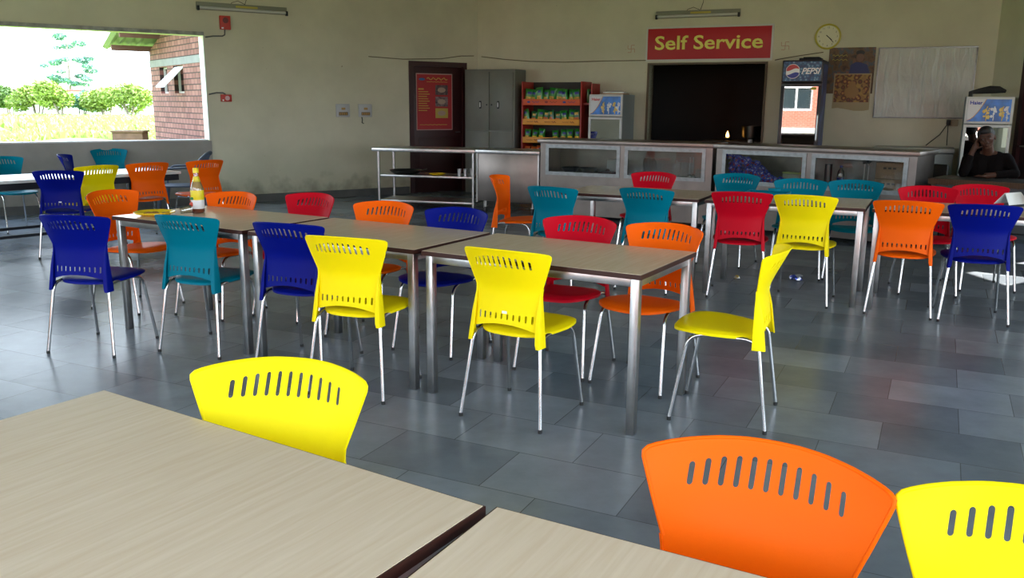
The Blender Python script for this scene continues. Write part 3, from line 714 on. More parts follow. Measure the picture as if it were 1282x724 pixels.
for k, z in enumerate(zs):
    b = MB(); b.box(.025, w - .025, .01, .425, z - .02, z, .0); s = b.obj('shelf', RR, t, smooth=False)
    b = MB(); b.box(.028, w - .028, -.012, .008, z - .02, z + .075, .003); st = b.obj('price_strip', SH_R if k == 4 else SH_O, s)
    for i in range(3):
        x0 = .1 + i * .31; b = MB()
        if k == 4:
            b.sphere((x0 + .03, -.0125, z + .03), .03, 12, (1, .06, .55)); b.tube([(x0 + .09 + j * .014, -.0135, z + .03 + .012 * sin(j * 1.7)) for j in range(10)], .0035, 6); b.obj('printed_mark', SB if i != 1 else SQ, st)
        else:
            b.tube([(x0 + j * .012, -.0135, z + .028 + .008 * sin(j * 2.3)) for j in range(10)], .003, 6); b.tube([(x0 + .13 + j * .012, -.0135, z + .028 + .013 * sin(j * 2.0)) for j in range(7)], .005, 6); b.obj('printed_mark', SQ, st)
PG = mat('green_wrapper', (.02, .20, .02), .3, spec=.8); PY_ = mat('yellow_print', (.55, .33, .05), .4, var=.6, vscale=40); POr = mat('orange_wrapper', (.6, .12, .02), .3, spec=.8); PYw = mat('yellow_wrapper', (.75, .5, .02), .3, spec=.8); PDG = mat('dark_green_wrapper', (.01, .11, .03), .3, spec=.8)
kinds = [packet_mesh(.115, .18, .05, PG, PY_, SB), packet_mesh(.105, .155, .045, PDG, POr, PY_), packet_mesh(.11, .17, .05, PG, PYw, SB), packet_mesh(.1, .17, .045, POr, PY_, SB), packet_mesh(.12, .15, .05, PYw, POr)]
rows = [(1.48, 0, 9, 'green crisp packet on the top shelf of the snack rack', .205), (1.17, 1, 9, 'packet on the second shelf of the snack rack', .2), (.88, 2, 8, 'packet on the third shelf of the snack rack', .18), (.60, 3, 9, 'packet on the fourth shelf of the snack rack', .19), (.30, 4, 8, 'packet on the fifth, lowest visible shelf of the snack rack', .19)]
random.seed(5)
for z, k, n, lab, h in rows:
    for i in range(n):
        if k == 2 and i in (3,): continue
        o = link('snack_packet', kinds[k if random.random() < .7 else (0 if k < 3 else 3)]); s = 1.06 + .085 + i * (w - .17) / (n - 1); p = wb(s, .50 - .06 - random.uniform(0, .02)); o.location = (p[0], p[1], z + .001)
        o.rotation_euler = (random.uniform(.02, .12), random.uniform(-.16, .16), AB + random.uniform(-.45, .45)); sc = h / .18 * random.uniform(1.0, 1.18); o.scale = (sc * .95, sc * 1.3, sc * random.uniform(1.0, 1.12))
        tag(o, lab, 'snack packet', 'packets on one shelf, %s' % lab.split(' on the ')[1])
for i in range(2):
    o = link('snack_packet', kinds[0]); p = wb(1.06 + w + .05, .32 - .12 * i); o.location = (p[0], p[1], 1.50); o.rotation_euler = (0, 0, AB + radians(80)); o.scale = (.9, .9, 1.2)
    tag(o, 'green packet in the side pocket at the right of the snack rack, %s' % ('front one' if i == 0 else 'rear one'), 'snack packet')
b = MB(); b.box(w + .0, w + .14, .08, .44, 1.47, 1.50); b.box(w + .12, w + .14, .08, .44, 1.50, 1.80); b.obj('side_pocket', RR, t, smooth=False)

# ------------------------------------------------------------------ freezers and cooler
WENAM = mat('white_enamel', (.52, .52, .50), .4, var=.05); GENAM = mat('grey_side_enamel', (.22, .25, .25), .45); ICEB = mat('ice_blue_print', (.03, .16, .50), .35, var=.5, vscale=9)
def freezer(label, w, d, h, logo, s, off, logocol, inner):
    t = thing('display_freezer', label, 'freezer'); onwall(t, s, off); t.rotation_euler = (0, 0, AB)
    zb = h - .33
    b = MB(); b.box(0, .03, 0, d, .05, h); b.box(w - .03, w, 0, d, .05, h); b.box(.03, w - .03, d - .03, d, .05, h); b.box(.03, w - .03, 0, d, h - .03, h); b.box(.03, w - .03, 0, d, .05, .25); b.obj('cabinet', GENAM, t, smooth=False)
    b = MB(); b.box(.0, w, -.03, -.001, zb, h, .006); p = b.obj('sign_panel', WENAM, t)
    b = MB(); b.box(.03, w - .03, -.034, -.031, zb + .03, h - .03); ad = b.obj('advert', ICEB, p, smooth=False)
    b = MB(); pts = [(.03, h - .03), (.03, zb + .04)] + [(.03 + (w * .42 - .03) * q, zb + .04 + (h - .03 - zb - .04) * q ** 1.7) for q in (.2, .4, .6, .8, 1.)]
    b.prism(pts, .002, lambda x, z, tt: (x, -.0345 - tt, z)); b.obj('white_corner', mat('advert_white', (.6, .6, .6), .4), ad, smooth=False)
    b = MB(); b.tube([(.03 + (w * .42 - .03) * q, -.037, zb + .04 + (h - .03 - zb - .04) * q ** 1.7) for q in (0, .2, .4, .6, .8, 1.)], .004, 6); b.obj('swoosh', mat('swoosh_orange', (.6, .25, .03), .4), ad)
    lettering(logo, .062, logocol, ad, (.035 + w * .15, -.038, h - .075), bold=.0015)
    random.seed(int(w * 1000)); SW = mat('splash_white', (.65, .68, .7), .4); SY = mat('splash_yellow', (.7, .5, .12), .4)
    for j, (fx, fm) in enumerate(((.45, SY), (.6, SW), (.78, SY), (.88, SW))):
        b = MB(); x = fx * w
        for _ in range(7): b.sphere((x + random.uniform(-.03, .03), -.035, zb + .07 + random.uniform(0, .13)), random.uniform(.010, .02), 8, (1, .15, random.uniform(.8, 1.6)))
        b.tube([(x + .01 * sin(q * 3), -.036, zb + .04 + q * .035) for q in range(6)], .007, 6); b.obj('picture_splash', fm, ad)
    f = MB(); w_ = .035; z0, z1 = .27, zb - .01
    f.box(0, w, -.035, -.003, z0, z0 + w_, .004); f.box(0, w, -.035, -.003, z1 - w_, z1, .004); f.box(0, w_, -.035, -.003, z0 + w_, z1 - w_, .004); f.box(w - w_, w, -.035, -.003, z0 + w_, z1 - w_, .004)
    dr = f.obj('door', WENAM, t); g = MB(); g.box(w_, w - w_, -.022, -.016, z0 + w_, z1 - w_); g.obj('pane', COOLER, dr, smooth=False)
    for z in (.55, .85):
        b = MB(); b.box(.035, w - .035, .05, d - .05, z, z + .012); b.obj('shelf', WENAM, t, smooth=False)
    b = MB(); b.box(.02, w - .02, 0, .02, .05, .26); b.obj('base_grille', DARKMETAL, t, smooth=False)
    for x in (.05, w - .05):
        for y in (.05, d - .05):
            b = MB(); b.tube([(x, y, 0), (x, y, .05)], .018); b.obj('foot', BLACK, t)
    return t
freezer('small upright ice-cream freezer with red lettering beside the snack rack', .54, .58, 1.63, 'Haier', 2.29, .66, mat('logo_red', (.5, .05, .06), .4), None)
freezer('small upright freezer with blue lettering behind the seated man', .53, .50, 1.61, 'Haier', 7.46, 1.12, mat('logo_blue', (.02, .05, .30), .4), None)
for i, (dz, ww, m) in enumerate(((0, .30, CARD), (.022, .26, WHITEP), (.04, .22, mat('grey_tray', (.2, .18, .15), .6)))):
    b = MB(); b.box(-ww / 2 * 1.25, ww / 2 * 1.25, -ww / 2, ww / 2, 0, .018, .003); o = b.obj('flat_tray', m); onwall(o, 2.60, .38); o.location.z = 1.631 + dz; o.rotation_euler.z = AB + .15 * i
    tag(o, ['cardboard tray lying on the left freezer, bottom of three', 'white tray on the left freezer, middle of three', 'grey tray on the left freezer, top of three'][i], 'tray', 'trays on the freezer')
b = MB(); b.tube([(-.2, -.25, -.2), (-.2, -.24, .01), (-.1, -.1, .03), (.02, 0, .05), (.12, 0, .05), (.2, .02, .03)], [.02, .025, .035, .05, .045, .02], 10); o = b.obj('black_bag', mat('black_cloth', (.012, .012, .012), .8)); onwall(o, 7.70, .88); o.location.z = 1.65; tag(o, 'crumpled black bag lying on top of the right freezer', 'bag')

def cooler():
    t = thing('drinks_cooler', 'tall black drinks cooler with an icy blue header below the clock', 'refrigerator'); onwall(t, 5.15, .70); w, d, h = .54, .60, 2.10
    BK = mat('black_enamel', (.012, .012, .014), .35); zb = h - .30
    b = MB(); b.box(0, .03, 0, d, .06, h); b.box(w - .03, w, 0, d, .06, h); b.box(.03, w - .03, d - .03, d, .06, h); b.box(.03, w - .03, 0, d, h - .03, h); b.box(.03, w - .03, 0, d, .06, .25); b.obj('cabinet', BK, t, smooth=False)
    b = MB(); b.box(w, w + .004, .03, d - .03, .1, h - .05); b.obj('side_graphic', mat('cooler_side_print', (.05, .08, .22), .4, var=.9, vscale=4), t, smooth=False)
    b = MB(); b.box(0, w, -.045, -.001, zb, h - .005, .008); hd = b.obj('header', BK, t)
    m = mat('icy_blue_print', (.02, .13, .26), .35); nt = m.node_tree; tc = nt.nodes.new('ShaderNodeTexCoord'); vo = nt.nodes.new('ShaderNodeTexVoronoi'); vo.inputs['Scale'].default_value = 26
    nt.links.new(tc.outputs['Object'], vo.inputs['Vector']); nt.links.new(ramp_between(nt, vo.outputs['Distance'], [(.1, (.25, .42, .5)), (.35, (.02, .14, .28)), (.7, (.01, .05, .13))]), nt.nodes['Principled BSDF'].inputs['Base Color'])
    b = MB(); b.box(.02, w - .02, -.050, -.0455, zb + .02, h - .02); ad = b.obj('header_print', m, hd, smooth=False)
    cx, cz, r = .145, zb + .148, .098
    def disc(r0, r1, col, yy, lo=None, hi=None, nm='logo_disc'):
        b = MB(); pts = []
        f_lo = lambda x: lo(x) if lo else -9; f_hi = lambda x: hi(x) if hi else 9
        N = 24; up = []; dn = []
        for i in range(N + 1):
            x = -r0 + 2 * r0 * i / N; c = sqrt(max(0, r0 * r0 - x * x)); u = min(c, f_hi(x)); l = max(-c, f_lo(x))
            if u > l: up.append((x, u)); dn.append((x, l))
        poly = up + dn[::-1]; clean = []
        for p in poly:
            if not clean or math.dist(p, clean[-1]) > 1e-5: clean.append(p)
        if math.dist(clean[0], clean[-1]) < 1e-5: clean.pop()
        b.prism(clean, .002, lambda x, z, tt: (cx + x, yy - tt, cz + z)); b.obj(nm, col, ad, smooth=False)
    disc(r, 0, mat('logo_white', (.8, .8, .8), .4), -.0505)
    wv = lambda k: (lambda x: k + .018 * sin(x / r * 2.6 + .4))
    disc(r * .93, 0, mat('logo_red', (.5, .05, .06), .4), -.053, lo=wv(.022)); disc(r * .93, 0, mat('logo_blue', (.02, .05, .30), .4), -.053, hi=wv(-.030))
    lettering('PEPSI', .115, mat('logo_white', (.8, .8, .8), .4), ad, (.375, -.054, cz), bold=.0025, shear=.35, sx=.92)
    f = MB(); w_ = .045; z0, z1 = .27, zb - .01
    f.box(0, w, -.045, -.003, z0, z0 + w_, .004); f.box(0, w, -.045, -.003, z1 - w_, z1, .004); f.box(0, w_, -.045, -.003, z0 + w_, z1 - w_, .004); f.box(w - w_, w, -.045, -.003, z0 + w_, z1 - w_, .004)
    dr = f.obj('door', BK, t); g = MB(); g.box(w_, w - w_, -.030, -.024, z0 + w_, z1 - w_); g.obj('pane', COOLER, dr, smooth=False)
    b = MB(); b.tube([(w - .022, -.045, 1.0), (w - .022, -.07, 1.02), (w - .022, -.07, 1.35), (w - .022, -.045, 1.37)], .009, 8); b.obj('handle', STEEL, dr)
    b = MB(); b.box(w - .14, w - .07, -.0325, -.031, z1 - .09, z1 - .055); b.obj('yellow_sticker', mat('sticker_yellow', (.5, .4, .02), .5), dr, smooth=False)
    for z in (.6, .95, 1.3):
        b = MB(); b.box(.035, w - .035, .05, d - .05, z, z + .012); b.obj('shelf', STEEL, t, smooth=False)
    for x in (.05, w - .05):
        for y in (.05, d - .05):
            b = MB(); b.tube([(x, y, 0), (x, y, .06)], .018); b.obj('foot', BLACK, t)
cooler()
b = MB(); b.box(-.15, .15, -.1, .1, 0, .035, .01); b.box(-.1, .12, -.08, .08, .035, .05, .008); o = b.obj('black_case', DARKMETAL); onwall(o, 5.49, .45); o.location.z = 2.101; tag(o, 'flat black case lying on top of the drinks cooler', 'case')
# chest freezer between counter and desk
t = thing('chest_freezer', 'low grey chest freezer under the wall socket, behind the counter end', 'freezer'); onwall(t, 6.42, .74)
b = MB(); b.box(0, .98, 0, .6, .05, .88, .015); b.obj('cabinet', mat('grey_chest_enamel', (.25, .26, .25), .5), t); b = MB(); b.box(-.01, .99, -.015, .61, .885, .945, .012); l = b.obj('lid', mat('pale_chest_lid', (.42, .41, .38), .5), t)
b = MB(); b.box(.45, .55, -.03, -.012, .885, .91, .004); b.obj('handle', BLACK, l); b = MB(); b.box(.03, .95, .03, .57, 0, .05); b.obj('plinth', BLACK, t, smooth=False)

# ------------------------------------------------------------------ wall objects
SIGNR = mat('sign_red', (.42, .006, .012), .5)
t = thing('self_service_sign', 'red wall sign with yellow lettering above the dark serving hatch', 'sign', wb(2.99, .002, 2.17), AB)
b = MB(); b.box(-.03, 1.90, -.012, -.001, -.03, .49, .003); b.obj('frame', mat('sign_frame', (.55, .55, .5), .5), t)
b = MB(); b.box(0, 1.87, -.02, -.0125, 0, .46, .002); bd = b.obj('board', SIGNR, t)
lettering('Self Service', .285, mat('sign_yellow', (.75, .68, .12), .5), bd, (.935, -.024, .235), bold=.0045, depth=.002, sx=1.26)
def tubelight(label, P, a, s, z, L, cable):
    t = thing('tube_light', label, 'light fitting', wp(P, a, s, .002, z), a, 'switched-off tube lights')
    b = MB(); b.box(0, L, -.04, -.001, -.02, .085, .004); b.obj('batten', mat('batten_grey', (.20, .20, .15), .5), t)
    b = MB(); b.box(.0, .03, -.085, -.041, -.035, .03, .004); b.obj('end_cap', DARKMETAL, t); b = MB(); b.box(L - .03, L, -.085, -.041, -.035, .03, .004); b.obj('end_cap', DARKMETAL, t)
    b = MB(); b.tube([(.03, -.062, .005), (L - .03, -.062, .005)], .018, 12); b.obj('tube', mat('unlit_tube', (.5, .5, .46), .3), t)
    b = MB(); b.box(L * .42, L * .66, -.055, -.041, .035, .062); b.obj('ballast_label', mat('ballast_yellow', (.45, .36, .05), .5), t, smooth=False)
    b = MB(); b.tube([(L * .36, -.03, .045), (L * .38, -.03, .1), (L * .45, -.03, .13), (L * .52, -.03, .09), (L * .55, -.03, .045)], .004, 6); b.tube([(L * .52, -.012, .05), (L * .56, -.012, .2), (L * .56, -.012, .5)], .004, 6); b.obj('wire', BLACK, t)
tubelight('unlit tube light high on the left wall above the red alarm', C5, AL, 3.415 - .01, 2.755, 1.30, 1)
tubelight('unlit tube light high on the back wall above the red sign', C0, AB, 3.11, 2.80, 1.28, 1)
FR = mat('alarm_red', (.45, .025, .015), .5)
t = thing('alarm_sounder', 'red square alarm sounder high on the left wall under the tube light', 'alarm', wl(.375, .002, 2.575), AL)
b = MB(); b.box(-.075, .075, -.05, -.001, -.095, .095, .008); b.obj('housing', FR, t)
b = MB(); b.tube([(0, -.051, .03), (0, -.062, .03)], .04, 20); b.tube([(0, -.062, .03), (0, -.068, .03)], .018, 16); b.obj('horn', mat('alarm_dark', (.12, .01, .01), .5), t)
b = MB(); b.box(-.06, -.03, -.053, -.0505, -.085, -.065); b.obj('white_tag', WHITEP, t, smooth=False)
t = thing('alarm_call_point', 'small red break-glass call point on the left wall by the opening', 'alarm', wl(.33, .002, 1.525), AL)
b = MB(); b.box(-.075, .075, -.045, -.001, -.05, .05, .006); b.obj('housing', FR, t)
b = MB(); b.tube([(.01, -.046, .0), (.01, -.054, .0)], .033, 18); b.obj('push_disc', mat('disc_pink', (.6, .35, .35), .4), t); b = MB(); b.box(-.06, -.04, -.048, -.0455, -.04, -.02); b.obj('white_tag', WHITEP, t, smooth=False)
CND = mat('grey_conduit', (.10, .10, .10), .6)
def pipe(name, label, cat, pts, r, m=CND, group=None):
    b = MB(); b.tube(pts, r, 8); o = b.obj(name, m); tag(o, label, cat, group); return o
pipe('conduit', 'thin dark conduit from the opening up to the alarm sounder', 'conduit', [wl(s, .016, z) for s, z in ((.09, 2.365), (.2, 2.385), (.33, 2.39), (.365, 2.41), (.37, 2.48))], .010)
pipe('conduit', 'thin dark conduit from the opening to the small call point', 'conduit', [wl(s, .016, z) for s, z in ((.09, 1.575), (.2, 1.60), (.29, 1.60), (.325, 1.58))], .010)
pipe('wall_cable', 'thin brown cable sagging along the wall over the cupboard and snack rack', 'cable', [wb(s, .012, z) for s, z in ((.08, 2.26), (.5, 2.21), (1.0, 2.17), (1.6, 2.15), (2.3, 2.16), (2.97, 2.16))], .006, mat('cable_brown', (.10, .07, .03), .6))
pipe('wall_cable', 'thin brown cable over the maroon door to the room corner', 'cable', [wl(s, .012, z) for s, z in ((2.6, 2.19), (3.2, 2.17), (3.9, 2.20), (4.3, 2.26), (4.55, 2.27))], .006, mat('cable_brown', (.1, .07, .03), .6))
pipe('wall_cable', 'thin dark cable from the red sign to the drinks cooler', 'cable', [wb(s, .012, z) for s, z in ((4.93, 2.14), (5.1, 2.17), (5.3, 2.20), (5.6, 2.24))], .006, mat('cable_brown', (.1, .07, .03), .6))
for i, s in enumerate((2.135, 2.515)):
    t = thing('switch_board', ['pale switch board on the left wall, left one of the pair', 'pale switch board on the left wall, right one of the pair with a wire below'][i], 'switch board', wl(s, .002, 1.355), AL, 'switch boards')
    b = MB(); b.box(-.115, .115, -.03, -.001, -.1, .1, .008); b.obj('plate', mat('board_grey', (.42, .42, .42), .5), t)
    b = MB(); b.box(-.075, .075, -.038, -.031, -.075, -.025, .003); sw = b.obj('switch_row', mat('switch_brown', (.10, .05, .015), .5), t)
    for j in range(4): b = MB(); b.box(-.068 + j * .035, -.042 + j * .035, -.044, -.0385, -.066, -.034, .002); b.obj('switch', mat('switch_amber', (.35, .2, .05), .5), sw)
    b = MB(); b.box(-.03, .035, -.036, -.031, .01, .045, .003); b.obj('socket', mat('switch_amber', (.35, .2, .05), .5), t)
    if i: b = MB(); b.tube([(-.06, -.012, -.1), (-.05, -.012, -.15), (-.06, -.012, -.19), (-.03, -.012, -.2)], .007, 6); b.obj('wire', BLACK, t)
# clock
t = thing('wall_clock', 'round yellow-rimmed wall clock above the drinks cooler', 'clock', wb(5.645, .002, 2.455), AB)
b = MB(); b.tube([(0, -.001, 0), (0, -.02, 0)], .165, 40); b.obj('face', mat('clock_face', (.62, .60, .42), .5), t)
b = MB(); ring = [(cos(2 * pi * k / 40) * .166, -.022, sin(2 * pi * k / 40) * .166) for k in range(41)]; b.tube(ring, .0135, 8, cap=False); b.obj('rim', mat('clock_rim', (.50, .42, .05), .3), t)
for k in range(12):
    h = k + 1; aa = pi / 2 - 2 * pi * h / 12; lettering(str(h), .034, BLACK, t, (cos(aa) * .125, -.0215, sin(aa) * .125), name='numeral', depth=.0008)
for nm, L, aa, wd in (('hour_hand', .075, pi / 2 - 2 * pi * (4 + 22 / 60) / 12, .006), ('minute_hand', .115, pi / 2 - 2 * pi * 22.6 / 60, .004)):
    b = MB(); b.tube([(-cos(aa) * .03, -.026, -sin(aa) * .03), (cos(aa) * L, -.026, sin(aa) * L)], wd, 6); b.obj(nm, BLACK, t)
# posters
def img_mat(name, stops, scale, detail=3, kind='n'):
    m = mat(name, (.3, .2, .1), .55); nt = m.node_tree; tc = nt.nodes.new('ShaderNodeTexCoord')
    if kind == 'v': n = nt.nodes.new('ShaderNodeTexVoronoi'); n.inputs['Scale'].default_value = scale; f = n.outputs['Distance']
    else: n = nt.nodes.new('ShaderNodeTexNoise'); n.inputs['Scale'].default_value = scale; n.inputs['Detail'].default_value = detail; f = n.outputs['Fac']
    nt.links.new(tc.outputs['Object'], n.inputs['Vector']); nt.links.new(ramp_between(nt, f, stops), nt.nodes['Principled BSDF'].inputs['Base Color']); return m
t = thing('dark_poster', 'dark advertising poster with a man in a blue shirt, left of the whiteboard', 'poster', wb(5.70, .002, 1.66), AB)
b = MB(); b.box(-.02, .60, -.004, -.001, .0, .64); b.obj('sheet', img_mat('poster_dark', [(.35, (.03, .015, .01)), (.5, (.12, .06, .02)), (.6, (.05, .07, .08)), (.7, (.25, .08, .03))], 9), t, smooth=False)
PS = mat('poster_skin', (.16, .08, .05), .6); PB = mat('poster_shirt', (.025, .035, .12), .6)
b = MB(); b.sphere((.40, -.005, .50), .052, 16, (1, .05, 1.2)); b.sphere((.33, -.005, .44), .03, 12, (.8, .05, 1.8)); b.obj('printed_face', PS, t)
b = MB(); b.sphere((.40, -.0045, .565), .055, 16, (1.05, .04, .6)); b.obj('printed_hair', BLACK, t)
b = MB(); b.prism([(.27, .27), (.28, .40), (.35, .44), (.42, .43), (.50, .40), (.55, .27)], .002, lambda x, z, q: (x, -.005 - q, z)); b.obj('printed_shirt', PB, t, smooth=False)
for z in (.53, .47):
    b = MB(); b.tube([(.03 + j * .018, -.009, z + .012 * sin(j * 2.1)) for j in range(12)], .004, 6); b.obj('printed_script', mat('poster_yellow', (.4, .36, .06), .6), t)
t = thing('ornate_poster', 'torn-edged ornate golden religious calendar picture below the dark poster', 'poster', wb(5.775, .008, 1.42), AB)
b = MB(); b.prism([(0, .03), (.08, .04), (.2, .02), (.3, .0), (.42, .0), (.5, .015), (.5, .52), (0, .52)], .003, lambda x, z, q: (x, -.003 - q, z)); b.obj('sheet', mat('faded_calendar_paper', (.34, .27, .15), .7), t, smooth=False)
b = MB(); b.box(.015, .485, -.009, -.0065, .12, .505); pc = b.obj('picture', img_mat('poster_gold', [(.12, (.45, .26, .05)), (.3, (.22, .06, .02)), (.5, (.06, .02, .01)), (.75, (.35, .2, .04))], 16, kind='v'), t, smooth=False)
GD = mat('poster_gilt', (.27, .14, .035), .5)
b = MB(); b.sphere((.25, -.0095, .36), .05, 16, (1, .04, 1.1)); b.sphere((.25, -.0095, .26), .09, 16, (1.1, .03, .9))
for s in (-1, 1):
    for j in range(4): b.sphere((.25 + s * .16, -.0095, .18 + j * .09), .026, 10, (1, .05, 1.2))
b.obj('picture_figure', GD, pc)
# whiteboard in crinkled film
t = thing('whiteboard', 'whiteboard wrapped in crinkled clear film on the back wall', 'whiteboard', wb(6.335, .004, 1.325), AB)
m = mat('filmed_board', (.35, .38, .33), .25, var=.1, vscale=3); nt = m.node_tree; tc = nt.nodes.new('ShaderNodeTexCoord'); mp = nt.nodes.new('ShaderNodeMapping'); mp.inputs['Scale'].default_value = (7, 1, 1.6); mp.inputs['Rotation'].default_value = (0, .2, 0)
n_ = nt.nodes.new('ShaderNodeTexNoise'); n_.inputs['Scale'].default_value = 1.6; n_.inputs['Detail'].default_value = 5; n_.inputs['Distortion'].default_value = 1.2
bp = nt.nodes.new('ShaderNodeBump'); bp.inputs['Strength'].default_value = .6; bp.inputs['Distance'].default_value = .03
nt.links.new(tc.outputs['Object'], mp.inputs[0]); nt.links.new(mp.outputs[0], n_.inputs['Vector']); nt.links.new(n_.outputs['Fac'], bp.inputs['Height']); nt.links.new(bp.outputs[0], nt.nodes['Principled BSDF'].inputs['Normal'])
b = MB(); b.box(.01, 1.23, -.018, -.001, .01, .955); b.obj('board', m, t, smooth=False)
b = MB()
for q in ((0, 1.24, 0, .02), (0, 1.24, .945, .965), (0, .02, .02, .945), (1.22, 1.24, .02, .945)): b.box(q[0], q[1], -.026, -.0, q[2], q[3], .003)
b.obj('frame', ALU, t)
t = thing('wall_socket', 'wall socket with a plugged-in black cable beneath the whiteboard', 'socket', wb(7.36, .002, 1.27), AB)
b = MB(); b.box(-.07, .07, -.025, -.001, -.045, .045, .005); b.obj('plate', mat('socket_tan', (.30, .24, .16), .5), t)
b = MB(); b.box(-.075, -.02, -.06, -.026, -.03, .04, .01); pl = b.obj('plug', BLACK, t)
b = MB(); b.tube([(-.05, -.055, -.02), (-.045, -.06, -.15), (-.04, -.1, -.305)], .006, 6); b.tube([(-.06, -.055, -.02), (-.14, -.08, -.16), (-.30, -.14, -.31)], .006, 6); b.obj('cord', BLACK, pl)
# auspicious marks either side of the sign
FM = mat('faded_red_paint', (.42, .22, .16), .8)
for i, s in enumerate((2.72, 5.06)):
    b = MB(); r, q = .055, .004
    for (x0, x1, z0, z1) in ((-q, q, -r, r), (-r, -q, -q, q), (q, r, -q, q), (q, r, r - q, r + q), (-r, -q, -r - q, -r + q), (-r - q, -r + q, q, r), (r - q, r + q, -r, -q)): b.box(x0, x1, -.002, -.0005, z0, z1)
    o = b.obj('painted_mark', FM, smooth=False); place(o, wb(s, .0, 2.34), AB); tag(o, ['faint red auspicious mark painted on the wall left of the red sign', 'faint red auspicious mark painted on the wall right of the red sign'][i], 'mark')
# poster on the maroon door
t = thing('menu_poster', 'red menu poster with food pictures on the maroon door', 'poster', wl(3.45, -.022 + .004, 1.035), AL)
b = MB(); b.box(0, .69, -.003, -.0005, 0, .925); sh = b.obj('sheet', mat('poster_border', (.40, .25, .22), .5), t, smooth=False)
b = MB(); b.box(.015, .675, -.005, -.0032, .015, .91); b.obj('red_print', mat('poster_red', (.34, .012, .015), .5), t, smooth=False)
PYE = mat('poster_lettering', (.5, .33, .05), .6)
b = MB(); b.tube([(.2 + j * .03, -.006, .84 + .02 * sin(j * 1.9)) for j in range(14)], .008, 6); b.tube([(.2 + j * .03, -.006, .79 + .004 * sin(j * 2.9)) for j in range(14)], .004, 6); b.obj('heading_script', PYE, t)
b = MB(); b.sphere((.11, -.005, .83), .06, 14, (1, .05, .35)); b.obj('blue_logo', mat('poster_blue', (.03, .12, .3), .5), t)
b = MB()
for j in range(10): b.box(.04, .04 + (.16 if j else .1) + .05 * ((j * 7) % 3) / 2, -.0065, -.0052, .66 - j * .038, .672 - j * .038 + (.01 if not j else 0))
b.tube([(.06 + j * .04, -.006, .09 + .004 * sin(j * 2.9)) for j in range(14)], .005, 6); b.obj('text_lines', PYE, t, smooth=False)
for j, m in enumerate((mat('pic_dark', (.08, .05, .05), .5, var=.9, vscale=25), mat('pic_grey', (.15, .10, .10), .5, var=.9, vscale=25), mat('pic_yellow', (.4, .3, .05), .5))):
    b = MB(); b.box(.36, .60, -.0065, -.0052, .58 - j * .19, .74 - j * .19); p = b.obj('food_picture', m, t, smooth=False)
    b = MB(); b.sphere((.48, -.0066, .66 - j * .19), .07, 16, (1.1, .03, .6)); b.obj('pictured_dish', mat('pic_dish', (.35, .24, .18), .5), p)

# ------------------------------------------------------------------ kitchen glimpsed through the hatch
t = thing('stove', 'dark kitchen stove with one small flame, seen through the serving hatch', 'stove', wb(4.0, -1.8, 0), AB)
b = MB(); b.box(-.6, .8, 0, .6, 0, .88, .01); b.obj('bench', mat('dark_bench_steel', (.1, .09, .08), .5, .6), t)  # plain dark steel tone for the bench
for q_ in ((-.1, .2), (.3, .25)): b = MB(); b.tube([(*q_, .88), (*q_, .93)], .07, 14); b.obj('burner', BLACK, t)
b = MB(); b.lathe([(.022, 0), (.03, .03), (.018, .07), (.003, .11)], (-.1, .2, .935), 12); b.obj('flame', mat('flame', (1, .5, .1), .5, emit=(1, .45, .1), estr=6), t)
b = MB(); b.lathe([(0, 0), (.15, 0), (.17, .2), (.175, .2), (.16, .01)], (.3, .25, .935), 20); o = b.obj('cooking_pot', mat('blackened_steel', (.14, .14, .12), .35, 1.)); place(o, wb(4.0, -1.8, 0), AB); tag(o, 'blackened cooking pot on the stove in the dark kitchen', 'pot')
b = MB(); b.lathe([(0, 0), (.028, 0), (.036, .09), (.034, .09), (.026, .005)], n=16); o = b.obj('paper_cup', mat('pale_cup', (.5, .45, .42), .6)); place(o, wb(4.62, -.15, .881)); tag(o, 'small pale cup on the sill of the serving hatch', 'cup')

# ------------------------------------------------------------------ things on the tables
def sauce():
    t = thing('sauce_bottle', 'glass sauce bottle with yellow cap and label on the middle table', 'bottle', (-2.085, 5.725, .7502), 0)
    b = MB(); b.lathe([(0, 0), (.038, 0), (.042, .006), (.042, .155), (.038, .175), (.024, .215), (.0165, .24), (.015, .268), (0, .268)], n=24); b.obj('glass', CLEAR, t)
    b = MB(); b.lathe([(0, .004), (.037, .004), (.039, .01), (.039, .06), (0, .062)], n=24); b.obj('sauce', mat('brown_sauce', (.20, .03, .008), .3), t)
    b = MB(); b.lathe([(0, .062), (.038, .062), (.038, .155), (.034, .175), (.021, .213), (0, .215)], n=24); b.obj('sauce_film', mat('sauce_film', (.45, .28, .10), .4), t)
    b = MB(); b.lathe([(.0425, .088), (.0428, .089), (.0428, .15), (.0425, .151)], n=24); l = b.obj('label_band', mat('label_yellow', (.75, .60, .01), .4), t)
    b = MB(); b.lathe([(.0426, .03), (.0429, .031), (.0429, .087), (.0426, .088)], n=24); b.obj('label_white', mat('label_white', (.7, .68, .68), .4), l)
    b = MB(); b.sphere((-.028, -.0345, .06), .016, 12, (1, .35, 1)); b.obj('label_fruit', mat('label_red', (.5, .05, .02), .4), l); b = MB(); b.sphere((-.022, -.038, .098), .016, 12, (1, .25, .6)); b.obj('label_leaf', mat('label_green', (.02, .2, .05), .4), l)
    b = MB(); b.lathe([(.0165, .236), (.0255, .206), (.026, .208), (.0172, .24)], n=20); b.obj('neck_band', mat('label_yellow', (.75, .6, .01), .4), t)
    b = MB(); b.lathe([(0, .264), (.019, .264), (.019, .292), (.016, .296), (0, .296)], n=20); b.obj('cap', mat('cap_yellow', (.85, .62, .01), .35), t)
sauce()
t = thing('plate', 'yellow plate with food scraps at the left end of the middle table', 'plate', (-2.315, 5.575, .7502), 0)
